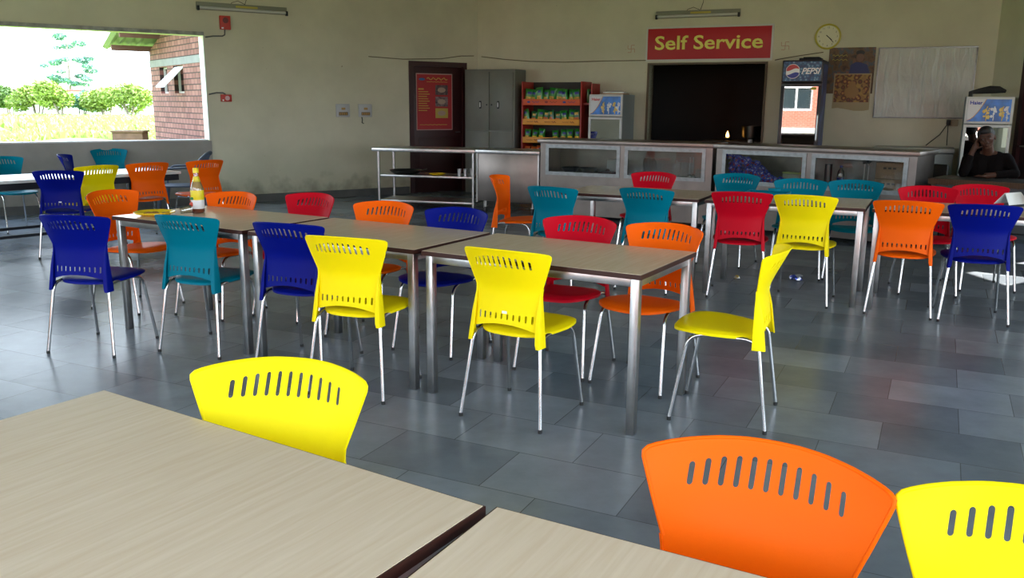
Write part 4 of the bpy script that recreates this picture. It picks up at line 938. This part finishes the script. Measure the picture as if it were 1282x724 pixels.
b = MB(); b.lathe([(0, 0), (.075, 0), (.118, .016), (.128, .022), (.126, .026), (.115, .022), (.075, .008), (0, .008)], n=36); b.obj('dish', YDISH, t)
random.seed(2); b = MB()
for _ in range(16): b.sphere((random.uniform(-.06, .07), random.uniform(-.05, .05), .012), random.uniform(.007, .016), 8, (1.5, 1, .5))
b.obj('scraps', mat('food_scraps', (.35, .16, .04), .7), t)['kind'] = 'stuff'
b = MB(); M_ = Matrix.Rotation(radians(82), 4, 'Y') ; b.lathe([(.0, 0), (.02, 0), (.026, .07), (.0245, .07), (.019, .003)], n=18, M=M_); o = b.obj('glass_tumbler', CLEAR); o.location = (-2.155, 5.60, .778); o.rotation_euler = (0, 0, .6); tag(o, 'small clear glass lying on its side next to the yellow plate', 'glass')
b = MB(); random.seed(4)
b.box(-.03, .03, -.015, .015, 0, .012, .004); o = b.obj('foil_sachet', mat('foil_blue', (.05, .08, .4), .3, .5)); o.location = (-2.175, 5.50, .7505); o.rotation_euler.z = .5; tag(o, 'small blue sachet beside the glass and yellow plate', 'sachet')
a_ = radians(-25.8); n_ = Vector((-sin(a_), cos(a_))); u_ = D(a_)
q = Vector((2.570, 6.294)) - u_ * .80 + n_ * .60
t = thing('tray', 'teal plastic tray lying on the back table behind the red and yellow chairs', 'tray', (q.x, q.y, .7502), a_)
b = MB(); b.box(-.17, .17, -.11, .11, 0, .008, .003)
for z in ((-.17, -.16, -.11, .11), (.16, .17, -.11, .11), (-.16, .16, -.11, -.10), (-.16, .16, .10, .11)): b.box(*z, .008, .032)
b.obj('body', TEA, t, smooth=False); b = MB(); b.tube([(.05, 0, .04), (.05, .001, .062)], .05, 16); b.obj('dish', TEA, t)
b = MB(); b.quad((-.13, -.06, 0), (.13, -.06, 0), (.10, 0, .085), (-.10, 0, .085)); b.quad((.13, .06, 0), (-.13, .06, 0), (-.10, 0, .085), (.10, 0, .085)); o = b.obj('paper_card', WHITEP, smooth=False); o.location = (3.86, 6.70, .7502); o.rotation_euler.z = .5
md = o.modifiers.new('thick', 'SOLIDIFY'); md.thickness = .002; tag(o, 'white folded paper standing on the back table at the right edge', 'paper')
t = thing('napkin_box', 'brown and yellow box on the back table cut off by the right edge', 'box', (4.02, 6.62, .7502), .3); b = MB(); b.box(-.05, .07, -.05, .05, 0, .11, .004); b.obj('carton', mat('box_brown', (.16, .08, .05), .5), t)
b = MB(); b.box(-.053, .073, -.053, .053, .0, .03, .002); b.obj('yellow_band', mat('box_yellow', (.7, .5, .05), .5), t)
def crumple(name, label, loc, r, m1, m2):
    random.seed(len(label)); b = MB(); rr = bmesh.ops.create_icosphere(b.bm, subdivisions=2, radius=r)
    for v in rr['verts']: v.co *= random.uniform(.55, 1.15); v.co.z = max(-r * .45, v.co.z * .6)
    for i, f in enumerate(b.bm.faces): f.material_index = int(mnoise.noise(f.calc_center_median() * 40) > .05)
    o = b.obj(name, [m1, m2], smooth=False); o.location = (*loc, r * .46); tag(o, label, 'wrapper')
crumple('crumpled_wrapper', 'crumpled silver and blue wrapper on the floor under the yellow chair', (2.463, 7.361), .055, mat('foil_silver', (.7, .7, .75), .3, .8), mat('foil_blue', (.05, .08, .4), .3, .5))
crumple('crumpled_wrapper', 'small crumpled yellow wrapper on the floor under the dark red chair', (1.963, 7.411), .03, mat('foil_gold', (.6, .4, .08), .4), mat('foil_silver', (.7, .7, .75), .3, .8))

# ------------------------------------------------------------------ desk
da = radians(-40); DP = Vector((4.34, 9.10))
t = thing('cash_desk', 'dark desk with a frayed cloth edge in front of the seated man', 'desk', (DP.x, DP.y, 0), da)
DK = mat('dark_desk', (.03, .028, .026), .5)
b = MB(); b.box(0, 1.75, 0, .62, .715, .75, .004); b.obj('desktop', mat('desk_top', (.02, .018, .015), .5), t)
b = MB(); b.box(.03, 1.72, .05, .065, .25, .715); b.obj('front_panel', mat('grey_desk_panel', (.045, .05, .055), .5), t, smooth=False)
for x in (.03, 1.67):
    for y in (.03, .54): b = MB(); b.box(x, x + .05, y, y + .05, 0, .715, .003); b.obj('leg', DK, t)
b = MB(); random.seed(1); xs = [i * .025 for i in range(71)]
for x in xs[:-1]: b.box(x, x + .024, -.006, -.001, .70 - random.uniform(0, .018), .752)
b.obj('cloth_edge', mat('frayed_cloth', (.06, .025, .008), .8), t, smooth=False)
t = thing('office_chair', 'black padded chair behind the desk, to the left of the seated man', 'chair', (4.68, 9.98, 0), radians(-50))
b = MB(); b.box(-.2, .2, -.2, .2, .42, .48, .02); b.obj('seat', BLACK, t); b = MB(); b.box(-.2, .2, .18, .22, .52, .84, .02); b.obj('backrest', BLACK, t)
for sx in (-.17, .17):
    b = MB(); b.tube([(sx, -.17, .42), (sx, -.2, 0)], .012); b.obj('leg', DARKMETAL, t); b = MB(); b.tube([(sx, .2, .8), (sx, .18, .42), (sx, .21, 0)], .012); b.obj('leg', DARKMETAL, t)

# ------------------------------------------------------------------ the seated man
def remesh(bm_builder, name, m, parent, vox, sm=3, loc=None):
    me = bm_builder.mesh(name, m); o = bpy.data.objects.new(name, me); COL.objects.link(o)
    r = o.modifiers.new('r', 'REMESH'); r.mode = 'VOXEL'; r.voxel_size = vox; r.use_smooth_shade = True
    s = o.modifiers.new('s', 'SMOOTH'); s.iterations = sm; s.factor = .5
    me2 = bake(o, name); bpy.data.objects.remove(o); me2.materials.clear(); me2.materials.append(m); o = link(name, me2, parent)
    for p in me2.polygons: p.use_smooth = True
    return o
def person():
    px, py = 5.115, 9.43; a = radians(-28.5)
    SKIN = mat('brown_skin', (.07, .028, .016), .6, spec=.3, sub=.05); HAIR = mat('black_hair', (.006, .005, .005), .55, bump=.6, bscale=120)
    SHIRT = mat('dark_brown_shirt', (.005, .0035, .0035), .9, spec=.1, bump=.2, bscale=40); TR = mat('dark_trousers', (.012, .012, .016), .85)
    root = thing('person', 'person in a dark shirt seated behind the desk, cheek resting on one hand', 'person', (px, py, 0), a)
    def limb(b, pts): # tapered capsules with round joints
        for (p, r), (q, s) in zip(pts, pts[1:]): b.tube([p, q], [r, s], 14)
        for p, r in pts: b.sphere(p, r, 12)
    # head, tilted toward the propping hand (image left = -x)
    HC = Vector((-.035, -.075, 1.155)); tilt = Matrix.Rotation(radians(-13), 4, 'Y') @ Matrix.Rotation(radians(8), 4, 'X')
    def hp(x, y, z): return HC + tilt @ Vector((x, y, z))
    b = MB(); Rm = tilt
    b.sphere(HC + tilt @ Vector((0, .012, .022)), .088, 22, (.88, 1.08, 1.02), Rm)
    b.sphere(hp(0, -.022, -.028), .066, 18, (.92, .95, 1.15), Rm); b.sphere(hp(0, -.055, -.088), .026, 12, (1.2, .8, .8), Rm)   # face, chin
    b.tube([hp(0, -.083, .014), hp(0, -.099, -.026)], [.007, .012], 10); b.sphere(hp(0, -.098, -.029), .012, 10); b.sphere(hp(-.011, -.089, -.032), .008, 8); b.sphere(hp(.011, -.089, -.032), .008, 8)
    b.sphere(hp(0, -.081, -.057), .011, 10, (2.0, .7, .45), Rm); b.sphere(hp(0, -.080, -.067), .011, 10, (1.7, .7, .5), Rm)
    b.tube([hp(-.05, -.071, .028), hp(-.01, -.083, .026)], .008, 8); b.tube([hp(.05, -.071, .028), hp(.01, -.083, .026)], .008, 8); [b.tube([hp(q * .045, -.070, .019), hp(q * .030, -.0785, .0195), hp(q * .015, -.076, .018)], .006, 8) for q in (-1, 1)]; [b.tube([hp(q * .045, -.068, -.001), hp(q * .030, -.0755, -.003), hp(q * .015, -.073, -.001)], .006, 8) for q in (-1, 1)]
    for s in (-1, 1): b.sphere(hp(s * .080, .005, -.005), .026, 12, (.35, .7, 1.15), Rm); b.sphere(hp(s * .042, -.052, -.024), .022, 12)
    limb(b, [((0, .03, .98), .056), (tuple(hp(0, .015, -.075)), .052)])
    # torso
    limb(b, [((-.07, .14, .50), .12), ((-.06, .10, .68), .115), ((-.08, .05, .88), .12)]); limb(b, [((.07, .14, .50), .12), ((.06, .10, .68), .115), ((.08, .05, .88), .12)])
    limb(b, [((-.17, .03, .935), .062), ((.17, .03, .935), .062)]); limb(b, [((-.1, .03, .96), .05), ((0, .03, .99), .055), ((.1, .03, .96), .05)])
    RS, RE, RW = (-.185, .02, .925), (-.215, -.20, .795), (-.158, -.135, 1.005)
    LS, LE, LWr = (.185, .02, .925), (.27, -.15, .800), (.06, -.28, .785)
    limb(b, [(RS, .055), (RE, .040), (RW, .027)]); limb(b, [(LS, .055), (LE, .040), (LWr, .027)])
    # right hand against the cheek: palm and five fingers going up
    W = Vector(RW); palm = Vector((-.130, -.116, 1.072)); b.tube([W, W + (palm - W) * .5, palm], [.026, .030, .031], 12, ry=None); b.sphere(palm, .032, 12); b.sphere(palm + Vector((.004, .004, .018)), .027, 12)
    for i, (dx, L) in enumerate(((-.024, .062), (-.010, .072), (.006, .068), (.020, .055))):
        p = palm + Vector((dx * .3, dx, .014)); k = p + Vector((.004, dx * .25 + .006, L * .55)); e = k + Vector((.012, .010, L * .42)); b.tube([p, k, e], [.0095, .0088, .007], 8); b.sphere(e, .007, 8)
    p = palm + Vector((.012, -.020, -.020)); k = p + Vector((.024, -.006, .008)); e = k + Vector((.022, -.004, .012)); b.tube([p, k, e], [.012, .010, .008], 8); b.sphere(e, .008, 8)
    # left hand flat on the desk
    W = Vector(LWr); palm = Vector((-.01, -.305, .772)); b.tube([W, palm], [.027, .034], 12); b.sphere(palm, .034, 12, (1.1, .9, .5))
    for i, (dy, L) in enumerate(((-.026, .065), (-.010, .078), (.008, .074), (.024, .060))):
        p = palm + Vector((-.022, dy, 0)); k = p + Vector((-L * .55, dy * .2, .004)); e = k + Vector((-L * .4, dy * .1, -.010)); b.tube([p, k, e], [.0095, .0088, .007], 8); b.sphere(e, .007, 8)
    p = palm + Vector((.008, -.028, 0)); k = p + Vector((-.02, -.03, .002)); e = k + Vector((-.022, -.014, -.004)); b.tube([p, k, e], [.012, .010, .008], 8); b.sphere(e, .008, 8)
    # legs
    for s in (-1, 1): limb(b, [((s * .09, .14, .50), .088), ((s * .13, -.24, .50), .056), ((s * .13, -.20, .10), .036)]); limb(b, [((s * .13, -.19, .045), .036), ((s * .14, -.36, .035), .030)])
    remesh(b, 'body', SKIN, root, .0055, 2)
    # eyes
    for s in (-1, 1):
        e = MB(); e.sphere(hp(s * .030, -.0705, .009), .0105, 12); eo = e.obj('eye', mat('eye_white', (.16, .14, .13), .3), root); e = MB(); e.sphere(hp(s * .030, -.0778, .009), .0052, 10); e.obj('iris', HAIR, eo)
        e = MB(); e.tube([hp(s * .048, -.074, .034), hp(s * .03, -.086, .038), hp(s * .014, -.090, .034)], .0034, 6); e.obj('eyebrow', HAIR, root)
    # hair
    b = MB(); b.sphere(HC + tilt @ Vector((0, .028, .045)), .092, 20, (.93, 1.05, .95), Rm); b.sphere(hp(0, -.045, .088), .045, 14, (1.35, .9, .75), Rm); b.sphere(hp(0, .06, .0), .06, 12, (1.1, .8, 1.1), Rm)
    remesh(b, 'hair', HAIR, root, .006, 2)
    # shirt
    b = MB(); limb(b, [((-.07, .14, .50), .137), ((-.065, .10, .68), .132), ((-.08, .05, .87), .134)]); limb(b, [((.07, .14, .50), .137), ((.065, .10, .68), .132), ((.08, .05, .87), .134)])
    limb(b, [((-.17, .03, .935), .072), ((.17, .03, .935), .072)]); limb(b, [((-.09, .035, .965), .056), ((.09, .035, .965), .056)])
    def part(A, B_, f): return tuple(Vector(A) + (Vector(B_) - Vector(A)) * f)
    limb(b, [(RS, .068), (RE, .052)]); b.tube([RE, part(RE, RW, .85)], [.052, .038], 14); limb(b, [(LS, .068), (LE, .048)]); b.tube([LE, part(LE, LWr, .9)], [.048, .036], 14)
    remesh(b, 'shirt', SHIRT, root, .008, 3)
    b = MB()
    for s in (-1, 1): limb(b, [((s * .09, .14, .50), .10), ((s * .13, -.24, .50), .070), ((s * .13, -.20, .12), .052)])
    remesh(b, 'trousers', TR, root, .009, 2)
    for s in (-1, 1): b = MB(); b.sphere((s * .135, -.27, .04), .05, 14, (.9, 2.2, .8)); b.obj('shoe', BLACK, root)
    # stool
    st = thing('stool', 'dark stool under the seated man', 'stool', (px, py, 0), a); b = MB(); b.box(-.19, .19, -.02, .33, .345, .375, .01); b.obj('seat', DK, st)
    for sx in (-.16, .16):
        for y in (.01, .30): b = MB(); b.tube([(sx, y, .345), (sx * 1.1, y, 0)], .014); b.obj('leg', DARKMETAL, st)
person()

# ------------------------------------------------------------------ outdoors
def terrain_z(d): # height of the ground beyond the left wall, by distance from it
    return -.12 + .95 * max(0, min(1, d / 15)) ** 1.3
nL = Vector((-sin(AL), cos(AL))); uL = D(AL)
GRASS = mat('grass_ground', (.22, .36, .07), .9, var=.45, vscale=.8)
b = MB(); NX, NY = 40, 36; rows_ = []
for j in range(NY + 1):
    d = .25 + (j / NY) ** 1.6 * 85; rows_.append([b.bm.verts.new((*(C5 + uL * (-70 + 140 * i / NX) + nL * d), terrain_z(d) + (.14 * mnoise.noise(Vector((i * .6, j * .6, 0))) if d > 3 else 0))) for i in range(NX + 1)])
for A, B in zip(rows_, rows_[1:]):
    for i in range(NX): b.bm.faces.new((A[i], A[i + 1], B[i + 1], B[i]))
struct(b.obj('ground', GRASS))
b = MB(); b.box(-60, 60, -60, 60, -.6, -.2); o = struct(b.obj('ground_yard', mat('yard_earth', (.30, .30, .16), .95, var=.3, vscale=.6), smooth=False)); o.location = (20, -30, 0)
def wall_d(p): return (Vector(p) - C5).dot(nL)
def leaf_cloud(b, blobs, n, size, seed):
    rnd = random.Random(seed); tot = sum(r ** 2 for _, r, _ in blobs)
    for c, r, fl in blobs:
        for _ in range(int(n * r * r / tot)):
            v = Vector((rnd.gauss(0, 1), rnd.gauss(0, 1), rnd.gauss(0, 1))).normalized() * r * rnd.uniform(.55, 1.05) ** .7
            p = Vector(c) + Vector((v.x, v.y, v.z * fl)); s = size * rnd.uniform(.6, 1.3)
            t1 = Vector((rnd.gauss(0, 1), rnd.gauss(0, 1), rnd.gauss(0, .6))).normalized(); t2 = t1.cross(Vector((rnd.gauss(0, 1), rnd.gauss(0, 1), rnd.gauss(0, 1)))).normalized()
            b.bm.faces.new([b.bm.verts.new(q) for q in (p - t1 * s, p - t2 * s * .5, p + t1 * s, p + t2 * s * .5)])
LEAFS = [mat('leaf_light', (.24, .33, .06), .6), mat('leaf_mid', (.13, .22, .06), .6), mat('leaf_blue_green', (.12, .26, .19), .6)]
BARK = mat('grey_bark', (.25, .2, .16), .9)
def at(px, y, z=None):
    """point on the ray through a column of the view at forward distance y"""
    return ((px - 641) / 1085 / .978 * y * .9985, y)
def bush(px, y, h, w, mi, label, seed, name='bush'):
    x, y = at(px, y); z0 = terrain_z(wall_d((x, y))) - .05; rnd = random.Random(seed)
    t = thing(name, label, 'bush', (x, y, z0), 0, 'bushes along the boundary wall')
    bl = [((rnd.uniform(-w, w) * .6, rnd.uniform(-w, w) * .5, h * rnd.uniform(.45, .8)), w * rnd.uniform(.3, .5), .8) for _ in range(7)]
    b = MB(); leaf_cloud(b, bl, 3200, .06, seed); b.obj('foliage', LEAFS[mi], t, smooth=False)
    b = MB()
    for k in range(4): b.tube([(rnd.uniform(-.1, .1), 0, -.05), (rnd.uniform(-w, w) * .4, rnd.uniform(-w, w) * .3, h * .7)], [.03, .012], 6)
    b.obj('stem', BARK, t)
BS = [(8, 30, 1.35, .75, 1, 'green bush at the left edge beyond the opening'), (36, 31, 1.3, .6, 1, 'green bush beside the leaning pale trunk beyond the opening'), (68, 30, 1.25, .85, 0, 'yellow-green bush beyond the opening, left of the tallest bush'), (96, 29, 1.45, .85, 0, 'tallest light green bush beyond the opening, below the tree'), (122, 31, 1.05, .8, 2, 'bluish green bush to the right of the tallest bush'), (150, 30, 1.15, .85, 0, 'light green bush near the brick building'), (180, 29, 1.25, .9, 0, 'light green bush right against the brick building edge')]
for i, q in enumerate(BS): bush(*q[:5], q[5], 11 + i)
random.seed(9)
# weedy undergrowth nobody could count
b = MB(); rnd = random.Random(21)
for _ in range(15000):
    px = rnd.uniform(-30, 215); y = 15 + 15 * rnd.random(); x, _y = at(px, y); d = wall_d((x, y))
    if d < 2.5: continue
    if mnoise.noise(Vector((x * .35, y * .35, 3))) < -.12: continue
    z = terrain_z(d) + .02; h = rnd.uniform(.06, .22); a = rnd.uniform(0, 6.28); s = rnd.uniform(.03, .07); dx, dy = cos(a) * s, sin(a) * s
    b.bm.faces.new([b.bm.verts.new(q) for q in ((x - dx, y - dy, z), (x + dx, y + dy, z), (x + dx * .6 + dy, y + dy * .6, z + h), (x - dx * .6 + dy, y - dy * .6, z + h * .8))])
o = b.obj('meadow_weeds', mat('weed_green', (.36, .50, .13), .8), smooth=False); tag(o, 'sunlit meadow of low weeds between the opening and the bushes', 'weeds', kind='stuff')
# boundary wall with coping and angled wire posts
BW = Vector(at(-40, 38)); BE = Vector(at(330, 38)); z0 = .7
t = thing('boundary_wall', 'pale boundary wall with reddish coping far beyond the opening', 'wall', (BW.x, BW.y, z0), 0); Lb = (BE - BW).length
b = MB(); b.box(0, Lb, 0, .2, 0, 1.16); b.obj('wall_body', mat('pale_wall_paint', (.75, .72, .70), .8), t, smooth=False)
b = MB(); b.box(0, Lb, -.05, .25, 1.16, 1.24, .01); b.obj('coping', mat('coping_pink', (.30, .11, .10), .8), t)
IR = mat('grey_iron', (.25, .27, .33), .6)
for i, px in enumerate((31, 52, 60, 65, 74, 97, 107, 150)):
    x, y = at(px, 38.1); b = MB(); s = -1 if px != 107 else 1; b.tube([(0, 0, 0), (s * .14, 0, .24)], .022, 6); o = b.obj('wire_post', IR); o.location = (x, y, z0 + 1.235)
    tag(o, 'short slanted iron wire post standing on the far boundary wall', 'post', 'wire posts on the boundary wall')
# tree, leaning trunk and poles
x, y = at(110, 60); t = thing('pale_tree', 'tall feathery tree standing alone beyond the boundary wall', 'tree', (x, y, .5))
rnd = random.Random(77); bl = []
for k in range(26):
    h = rnd.uniform(2.0, 5.2); rr = 1.9 * (1 - abs(h - 3.4) / 3.4); a = rnd.uniform(0, 6.28); bl.append(((cos(a) * rr * rnd.uniform(.3, 1), sin(a) * rr * .7, h), rnd.uniform(.28, .5), .4))
b = MB(); leaf_cloud(b, bl, 5200, .085, 5); b.obj('foliage', LEAFS[2], t, smooth=False)
b = MB(); b.tube([(0, 0, 0), (.05, 0, 2.4), (.1, 0, 4.9)], [.10, .07, .02], 8)
for c, r, _ in bl[::2]: b.tube([(.05, 0, c[2] - .5), c], [.03, .01], 5)
b.obj('trunk', BARK, t)
PALE = mat('pale_trunk', (.75, .72, .70), .8)
x, y = at(6, 28); o = pipe('leaning_trunk', 'pale leaning tree trunk at the far left beyond the opening', 'trunk', [(x, y, .6), (x + .12, y, 1.3), (x + .3, y, 2.1), (x + .32, y, 2.6)], .07, PALE)
x, y = at(49, 45); pipe('lamp_pole', 'thin distant pole rising over the boundary wall', 'pole', [(x, y, .5), (x, y, 3.6)], .025, mat('pole_pink', (.7, .5, .55), .7))
# brick outbuilding
P0 = Vector((-8.15, 19.5)); bd = Vector((.592, -.806)); ba = atan2(bd.y, bd.x)
t = thing('brick_outbuilding', 'pink brick outbuilding with a corrugated roof overhang outside the opening', 'building', (P0.x, P0.y, 0), ba)
s0, s1 = .80, 5.0; WN = [(1.50, 2.04), (2.50, 3.14)]; wz = (1.63, 2.15)
b = MB(); zb = -.5
def top_z(s): return 2.50 + (s - s0) * .283
xs = [s0, WN[0][0], WN[0][1], WN[1][0], WN[1][1], s1]
def slab(x0, x1, z0, f0, f1):   # wall piece with sloped top, thickness to +y
    b.prism([(x0, z0), (x1, z0), (x1, f1), (x0, f0)], .25, lambda a_, c_, q: (a_, q, c_))
for x0, x1 in zip(xs, xs[1:]):
    if (x0, x1) in WN: slab(x0, x1, zb, wz[0], wz[0]); slab(x0, x1, wz[1], top_z(x0), top_z(x1))
    else: slab(x0, x1, zb, top_z(x0), top_z(x1))
b.box(s0, s0 + .25, .25, 4.2, zb, 2.5); b.box(s0 + .25, s1, 3.95, 4.2, zb, 2.6); b.obj('wall', ROUGHBRICK, t, smooth=False)
b = MB(); b.box(s0 - .01, s1 - .02, -.012, -.001, 2.165, 2.30); b.obj('lintel_band', mat('grey_concrete', (.17, .165, .165), .8, var=.15, vscale=6), t, smooth=False)
for i, (x0, x1) in enumerate(WN):
    b = MB(); w_ = .035
    b.box(x0, x1, .08, .12, wz[0], wz[0] + w_); b.box(x0, x1, .08, .12, wz[1] - w_, wz[1]); b.box(x0, x0 + w_, .08, .12, wz[0], wz[1]); b.box(x1 - w_, x1, .08, .12, wz[0], wz[1]); wf = b.obj('window', mat('outbuilding_frame', (.45, .42, .4), .6), t, smooth=False)
    if i == 0: b = MB(); b.box(x1 - .16, x1 - .036, .07, .10, wz[0] + .02, wz[1] - .03); b.obj('pane', mat('frosted_pane', (.7, .7, .72), .3), wf, smooth=False)
    else: b = MB(); b.prism([(.02, 2.13), (.02, 2.105), (-.36, 1.735), (-.36, 1.76)], x1 - x0 - .04, lambda y_, z_, q, x0=x0: (x0 + .02 + q, y_, z_)); b.obj('pane', mat('frosted_pane', (.7, .7, .72), .3), wf, smooth=False)
b = MB(); b.box(s0 + .3, s1 - .1, 1.2, 1.25, 0, 2.4); b.obj('inner_partition', KD, t, smooth=False)
# purlins and corrugated sheet
TIM = mat('dark_rafter', (.13, .06, .04), .8)
for k in range(6):
    s = s0 + .02 + k * .78; b = MB(); b.box(s, s + .07, -.75, .3, top_z(s) - .02, top_z(s) + .09); b.obj('rafter', TIM, t, smooth=False)
b = MB(); ns = 60; bm = b.bm; S0, S1 = s0 - .30, s1 + .2
for side in (0, 1):
    prev = None
    for j in range(ns + 1):
        y = -.85 + j / ns * 5.2; zz = .022 * sin(y * 2 * pi / .18)
        r = [bm.verts.new((s, y, top_z(s) + .125 + zz + side * .006)) for s in (S0, S1)]
        if prev: bm.faces.new((prev[0], prev[1], r[1], r[0]))
        prev = r
b.obj('corrugated_roof', mat('pale_green_sheet', (.20, .23, .17), .5), t)
x, y = at(178, 16); t = thing('wooden_crate', 'weathered brown crate standing outside beside the brick outbuilding', 'crate', (x, y, terrain_z(wall_d((x, y))) - .02), radians(8))
WD = mat('weathered_wood', (.16, .085, .055), .85, var=.3, vscale=6)
ch = .95 - t.location.z
b = MB(); b.box(-.26, .26, -.2, .2, 0, ch - .03, .004); b.obj('box_body', WD, t); b = MB(); b.box(-.28, .28, -.22, .22, ch - .03, ch, .004); b.obj('lid', WD, t)
# red brick block behind the viewer (mirrored in the cooler glass)
bp_ = Vector((-7.2, -14.5)); t = thing('red_brick_block', 'red brick building across the yard behind the viewer, mirrored in the cooler glass', 'building', (bp_.x, bp_.y, -.2), radians(155))
def rb(x0, x1, z0, z1, bb): bb.box(x0, x1, 0, .3, z0, z1)
b = MB(); wins = [(-6.5, -5.1), (-2.9, -1.5), (.7, 2.1), (4.3, 5.7)]
xs = [-9] + [v for w_ in wins for v in w_] + [9]
for x0, x1 in zip(xs, xs[1:]):
    if (x0, x1) in wins: rb(x0, x1, .5, 1.5, b); rb(x0, x1, 3.2, 4.2, b)
    else: rb(x0, x1, .5, 4.2, b)
b.obj('wall', FLATBRICK, t, smooth=False)
b = MB(); b.box(-9, 9, -.1, .3, .0, .5); b.obj('plinth', mat('dark_plinth', (.05, .045, .045), .8), t, smooth=False); b = MB(); b.box(-9, 9, -.14, -.0, .5, .72); b.obj('ledge', mat('pale_ledge', (.7, .68, .66), .8), t, smooth=False)
for x0, x1 in wins:
    b = MB(); m_ = (x0 + x1) / 2
    for q in ((x0, x1, 1.5, 1.57), (x0, x1, 3.13, 3.2), (x0, x0 + .06, 1.57, 3.13), (x1 - .06, x1, 1.57, 3.13), (m_ - .03, m_ + .03, 1.57, 3.13), (x0, x1, 2.5, 2.56)): b.box(q[0], q[1], .05, .12, q[2], q[3])
    wf = b.obj('window', mat('white_window_paint', (.8, .8, .8), .6), t, smooth=False); b = MB(); b.box(x0, x1, .14, .15, 1.5, 3.2); b.obj('pane', mat('dark_pane', (.02, .03, .035), .1), wf, smooth=False)
b = MB(); b.box(-9.3, 9.3, -.5, 4, 4.2, 4.35); b.obj('roof_slab', mat('grey_concrete', (.17, .165, .165), .8), t, smooth=False)
# ------------------------------------------------------------------ light
w = bpy.data.worlds.new('sky'); SC.world = w; w.use_nodes = True; nt = w.node_tree; bg = nt.nodes['Background']
tc = nt.nodes.new('ShaderNodeTexCoord'); sx = nt.nodes.new('ShaderNodeSeparateXYZ'); nt.links.new(tc.outputs['Generated'], sx.inputs[0])
mr = nt.nodes.new('ShaderNodeMapRange'); mr.inputs[1].default_value = -.05; mr.inputs[2].default_value = .7; nt.links.new(sx.outputs['Z'], mr.inputs[0])
nt.links.new(ramp_between(nt, mr.outputs[0], [(0, (.80, .90, 1.)), (.5, (.74, .87, 1.)), (1, (.55, .72, 1.))]), bg.inputs[0]); bg.inputs[1].default_value = 3.6
sun = bpy.data.lights.new('sun', 'SUN'); sun.energy = 14; sun.angle = radians(.6); sun.color = (1, .95, .86)
so = bpy.data.objects.new('sun', sun); COL.objects.link(so); dv = Vector((-.82, -.574, -.72)); so.rotation_euler = dv.to_track_quat('-Z', 'Y').to_euler(); so.location = (20, 0, 20)
def portal(P, a, x0, x1, z0, z1):
    l = bpy.data.lights.new('portal', 'AREA'); l.shape = 'RECTANGLE'; l.size = x1 - x0; l.size_y = z1 - z0; l.cycles.is_portal = True
    o = bpy.data.objects.new('portal', l); COL.objects.link(o); q = wp(P, a, (x0 + x1) / 2, -.11); o.location = (q[0], q[1], (z0 + z1) / 2)
    inward = Vector((sin(a), -cos(a), 0)); o.rotation_euler = inward.to_track_quat('-Z', 'Z').to_euler()
portal(C5, AL, OPX0, OPX1, OPZ0, OPZ1)
portal(C1, AR, 2.35, 3.05, .9, 2.38); portal(C1, AR, 6.4, 9.4, .92, 2.385)
for q in ((.4, 3.9, .45, 3.1), (4.1, 7.75, .45, 3.1)): portal(C2, radians(-145), *q)
for q in ((.25, 3.9, .45, 3.1), (4.1, 7.6, .45, 3.1)): portal(C3, radians(155), *q)
for q in ((.6, 3.2, .92, 2.6), (5.9, 9.2, .92, 2.385)): portal(C4, radians(95), *q)

# ------------------------------------------------------------------ camera
f_px, pitch, roll, Hc = 1084.66, .21022, -.008289, 1.472
cam = bpy.data.cameras.new('camera'); cam.sensor_width = 36; cam.sensor_fit = 'HORIZONTAL'; cam.lens = f_px / 1282 * 36; cam.clip_start = .05; cam.clip_end = 400
co = bpy.data.objects.new('camera', cam); COL.objects.link(co); SC.camera = co
fw = Vector((0, cos(pitch), -sin(pitch))); up = Vector((0, sin(pitch), cos(pitch))); rt = Vector((1, 0, 0))
R_ = rt * cos(roll) - up * sin(roll); U_ = rt * sin(roll) + up * cos(roll)
co.matrix_world = Matrix(((R_.x, U_.x, -fw.x, 0), (R_.y, U_.y, -fw.y, 0), (R_.z, U_.z, -fw.z, Hc), (0, 0, 0, 1)))
SC.view_settings.view_transform = 'Standard'; SC.view_settings.look = 'None'; SC.view_settings.gamma = 1; SC.view_settings.use_curve_mapping = False
SC.view_settings.exposure = 1.15
try:
    SC.cycles.max_bounces = 10; SC.cycles.diffuse_bounces = 6; SC.cycles.transparent_max_bounces = 12; SC.cycles.caustics_reflective = False; SC.cycles.caustics_refractive = False; SC.cycles.sample_clamp_indirect = 6
except Exception: pass
